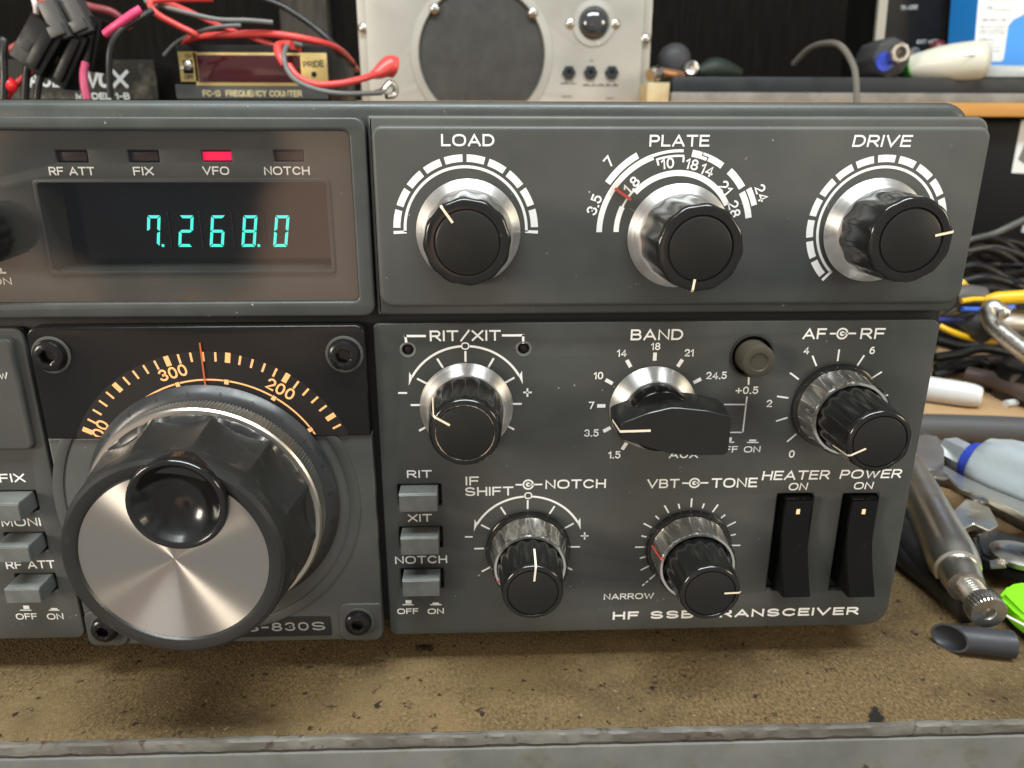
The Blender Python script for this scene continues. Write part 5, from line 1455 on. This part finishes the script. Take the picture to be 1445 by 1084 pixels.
fin('threaded_screw', bm, M_steel, lk, sharp=20)
bm = bmesh.new()
kb = s0 + axs * (ln * .66)
lathe(bm, kb, [(3.2, 0), (4.5, .6), (4.9, 1.4), (5.05, 3), (5.0, 5), (4.7, 5.6), (1.9, 5.7), (1.7, 5.2), (1.6, 3.2)], 96, lambda t, i, r: r - (.35 if i in (2, 3, 4) and int(round(t / (2 * math.pi) * 96) + i) % 3 == 0 else 0), ax=axs)
fin('knurled_knob', bm, M_steel, lk, sharp=20)
def flatpart(name, pxs, z, th, mt_, bev=.6):
    bm = bmesh.new(); pts = [at(x, y, z) for x, y in pxs]
    loft(bm, [[p for p in pts], [p + Vector((0, 0, th)) for p in pts]])
    bmesh.ops.recalc_face_normals(bm, faces=bm.faces)
    bmesh.ops.bevel(bm, geom=list(bm.edges), offset=bev, segments=2, affect='EDGES')
    return fin(name, bm, mt_, lk, sharp=30)
flatpart('upper_jaw', [(1280, 640), (1298, 625), (1322, 628), (1330, 645), (1330, 668), (1312, 676), (1292, 672), (1278, 690)], 12, 4, M_steeldull)
flatpart('lever_plate', [(1313, 668), (1330, 676), (1352, 697), (1395, 712), (1446, 738), (1490, 752), (1490, 730), (1446, 718), (1392, 696), (1358, 680), (1330, 664)], 11.5, 2.4, M_steeldull, .4)
flatpart('lower_lever', [(1342, 733), (1362, 713), (1395, 727), (1407, 752), (1394, 760), (1372, 750), (1358, 757), (1348, 745)], 8, 3, M_steeldull, .4)
bm = bmesh.new(); 
for px, py in ((1326, 673), (1383, 706)): lathe(bm, at(px, py, 14), [(2.8, 0), (2.7, .8), (1.4, 1.2)], 20, ax=(0, 0, 1))
fin('rivets', bm, M_steel, lk)
# second locking tool handle, dark, under the first
bk2 = empty('black_pliers', B(1330, 800, 4), label='black handled pliers under the chrome locking pliers', category='pliers')
bm = bmesh.new(); tube(bm, [B(1255, 735, 5), B(1285, 770, 5), B(1315, 800, 5), B(1350, 830, 5), B(1382, 858, 5)], 6.5, 18)
fin('handle', bm, M_blkw, bk2)
bm = bmesh.new(); tube(bm, [B(1262, 770, 4), B(1290, 795, 4), B(1325, 822, 4), B(1352, 846, 4)], 4.2, 14)
fin('handle', bm, M_blkw, bk2)
bm = bmesh.new(); pts = [B(x, y, 4) for x, y in ((1370, 770), (1400, 765), (1445, 778), (1500, 800), (1500, 850), (1445, 826), (1400, 812), (1378, 800))]
loft(bm, [pts, [p + Vector((0, 0, 5)) for p in pts]]); bmesh.ops.recalc_face_normals(bm, faces=bm.faces); bmesh.ops.bevel(bm, geom=list(bm.edges), offset=1.2, segments=2, affect='EDGES')
fin('jaw_plate', bm, mat('blackened_steel', (.03, .03, .032), .35, .6), bk2, sharp=30)
bm = bmesh.new(); lathe(bm, B(1436, 787, 9.1), [(8, 0), (8, 1.6), (6, 2.6), (3, 2.8)], 28, ax=(0, 0, 1))
fin('pivot_rivet', bm, M_steel, bk2)
bm = bmesh.new(); pts = [B(x, y, 9.2) for x, y in ((1396, 793), (1416, 789), (1420, 802), (1398, 803))]
loft(bm, [pts, [p + Vector((0, 0, .5)) for p in pts]])
fin('bright_patch', bm, M_steel, bk2)
# lime handled tool
lm = empty('lime_tool', B(1430, 870, 5), label='lime green tool handle at the right edge of the bench', category='tool handle')
bm = bmesh.new(); pts = [B(x, y, 2) for x, y in ((1405, 862), (1418, 846), (1436, 843), (1470, 858), (1520, 885), (1520, 940), (1470, 918), (1430, 888))]
loft(bm, [pts, [p + Vector((0, 0, 6)) for p in pts]]); bmesh.ops.recalc_face_normals(bm, faces=bm.faces); bmesh.ops.bevel(bm, geom=list(bm.edges), offset=1.2, segments=3, affect='EDGES')
fin('handle', bm, M_lime, lm, sharp=40)
bm = bmesh.new(); tube(bm, [B(1418, 868, 8.3), B(1445, 882, 8.3), B(1490, 906, 8.3)], .35, 6)
fin('white_seam', bm, M_bwhite, lm)
# heat-shrink tube with a slanted open end
t0, t1 = B(1318, 898, 3.7), B(1429, 910, 3.7)
axt = (t1 - t0).normalized(); sd_ = Vector((-axt.y, axt.x, 0)); upv = Vector((0, 0, 1))
bm = bmesh.new(); rings = []
RO, RI = 3.7, 3.2
Lt = (t1 - t0).length
for rr, ends in ((RO, (0, 1)), (RI, (1, 0))):
    for e in ends:
        ring = []
        for k in range(36):
            t = 2 * math.pi * k / 36
            o_ = sd_ * (rr * math.cos(t)) + upv * (rr * math.sin(t))
            cut = 4.0 - rr * math.cos(t) * .95 + rr * math.sin(t) * .25 if e == 0 else 0
            ring.append((t0 + axt * (cut if e == 0 else Lt)) + o_)
        rings.append(ring)
loft(bm, rings + [rings[0]], cap0=False, cap1=False)
fin('shrink_tube', bm, mat('shrink_tube_plastic', (.028, .03, .036), .45, rvar=(200, .35, .55)), None, org=t0, label='short black shrink tube with a slanted open end on the bench', category='tube')
# splinters and scraps of board dust near the front edge
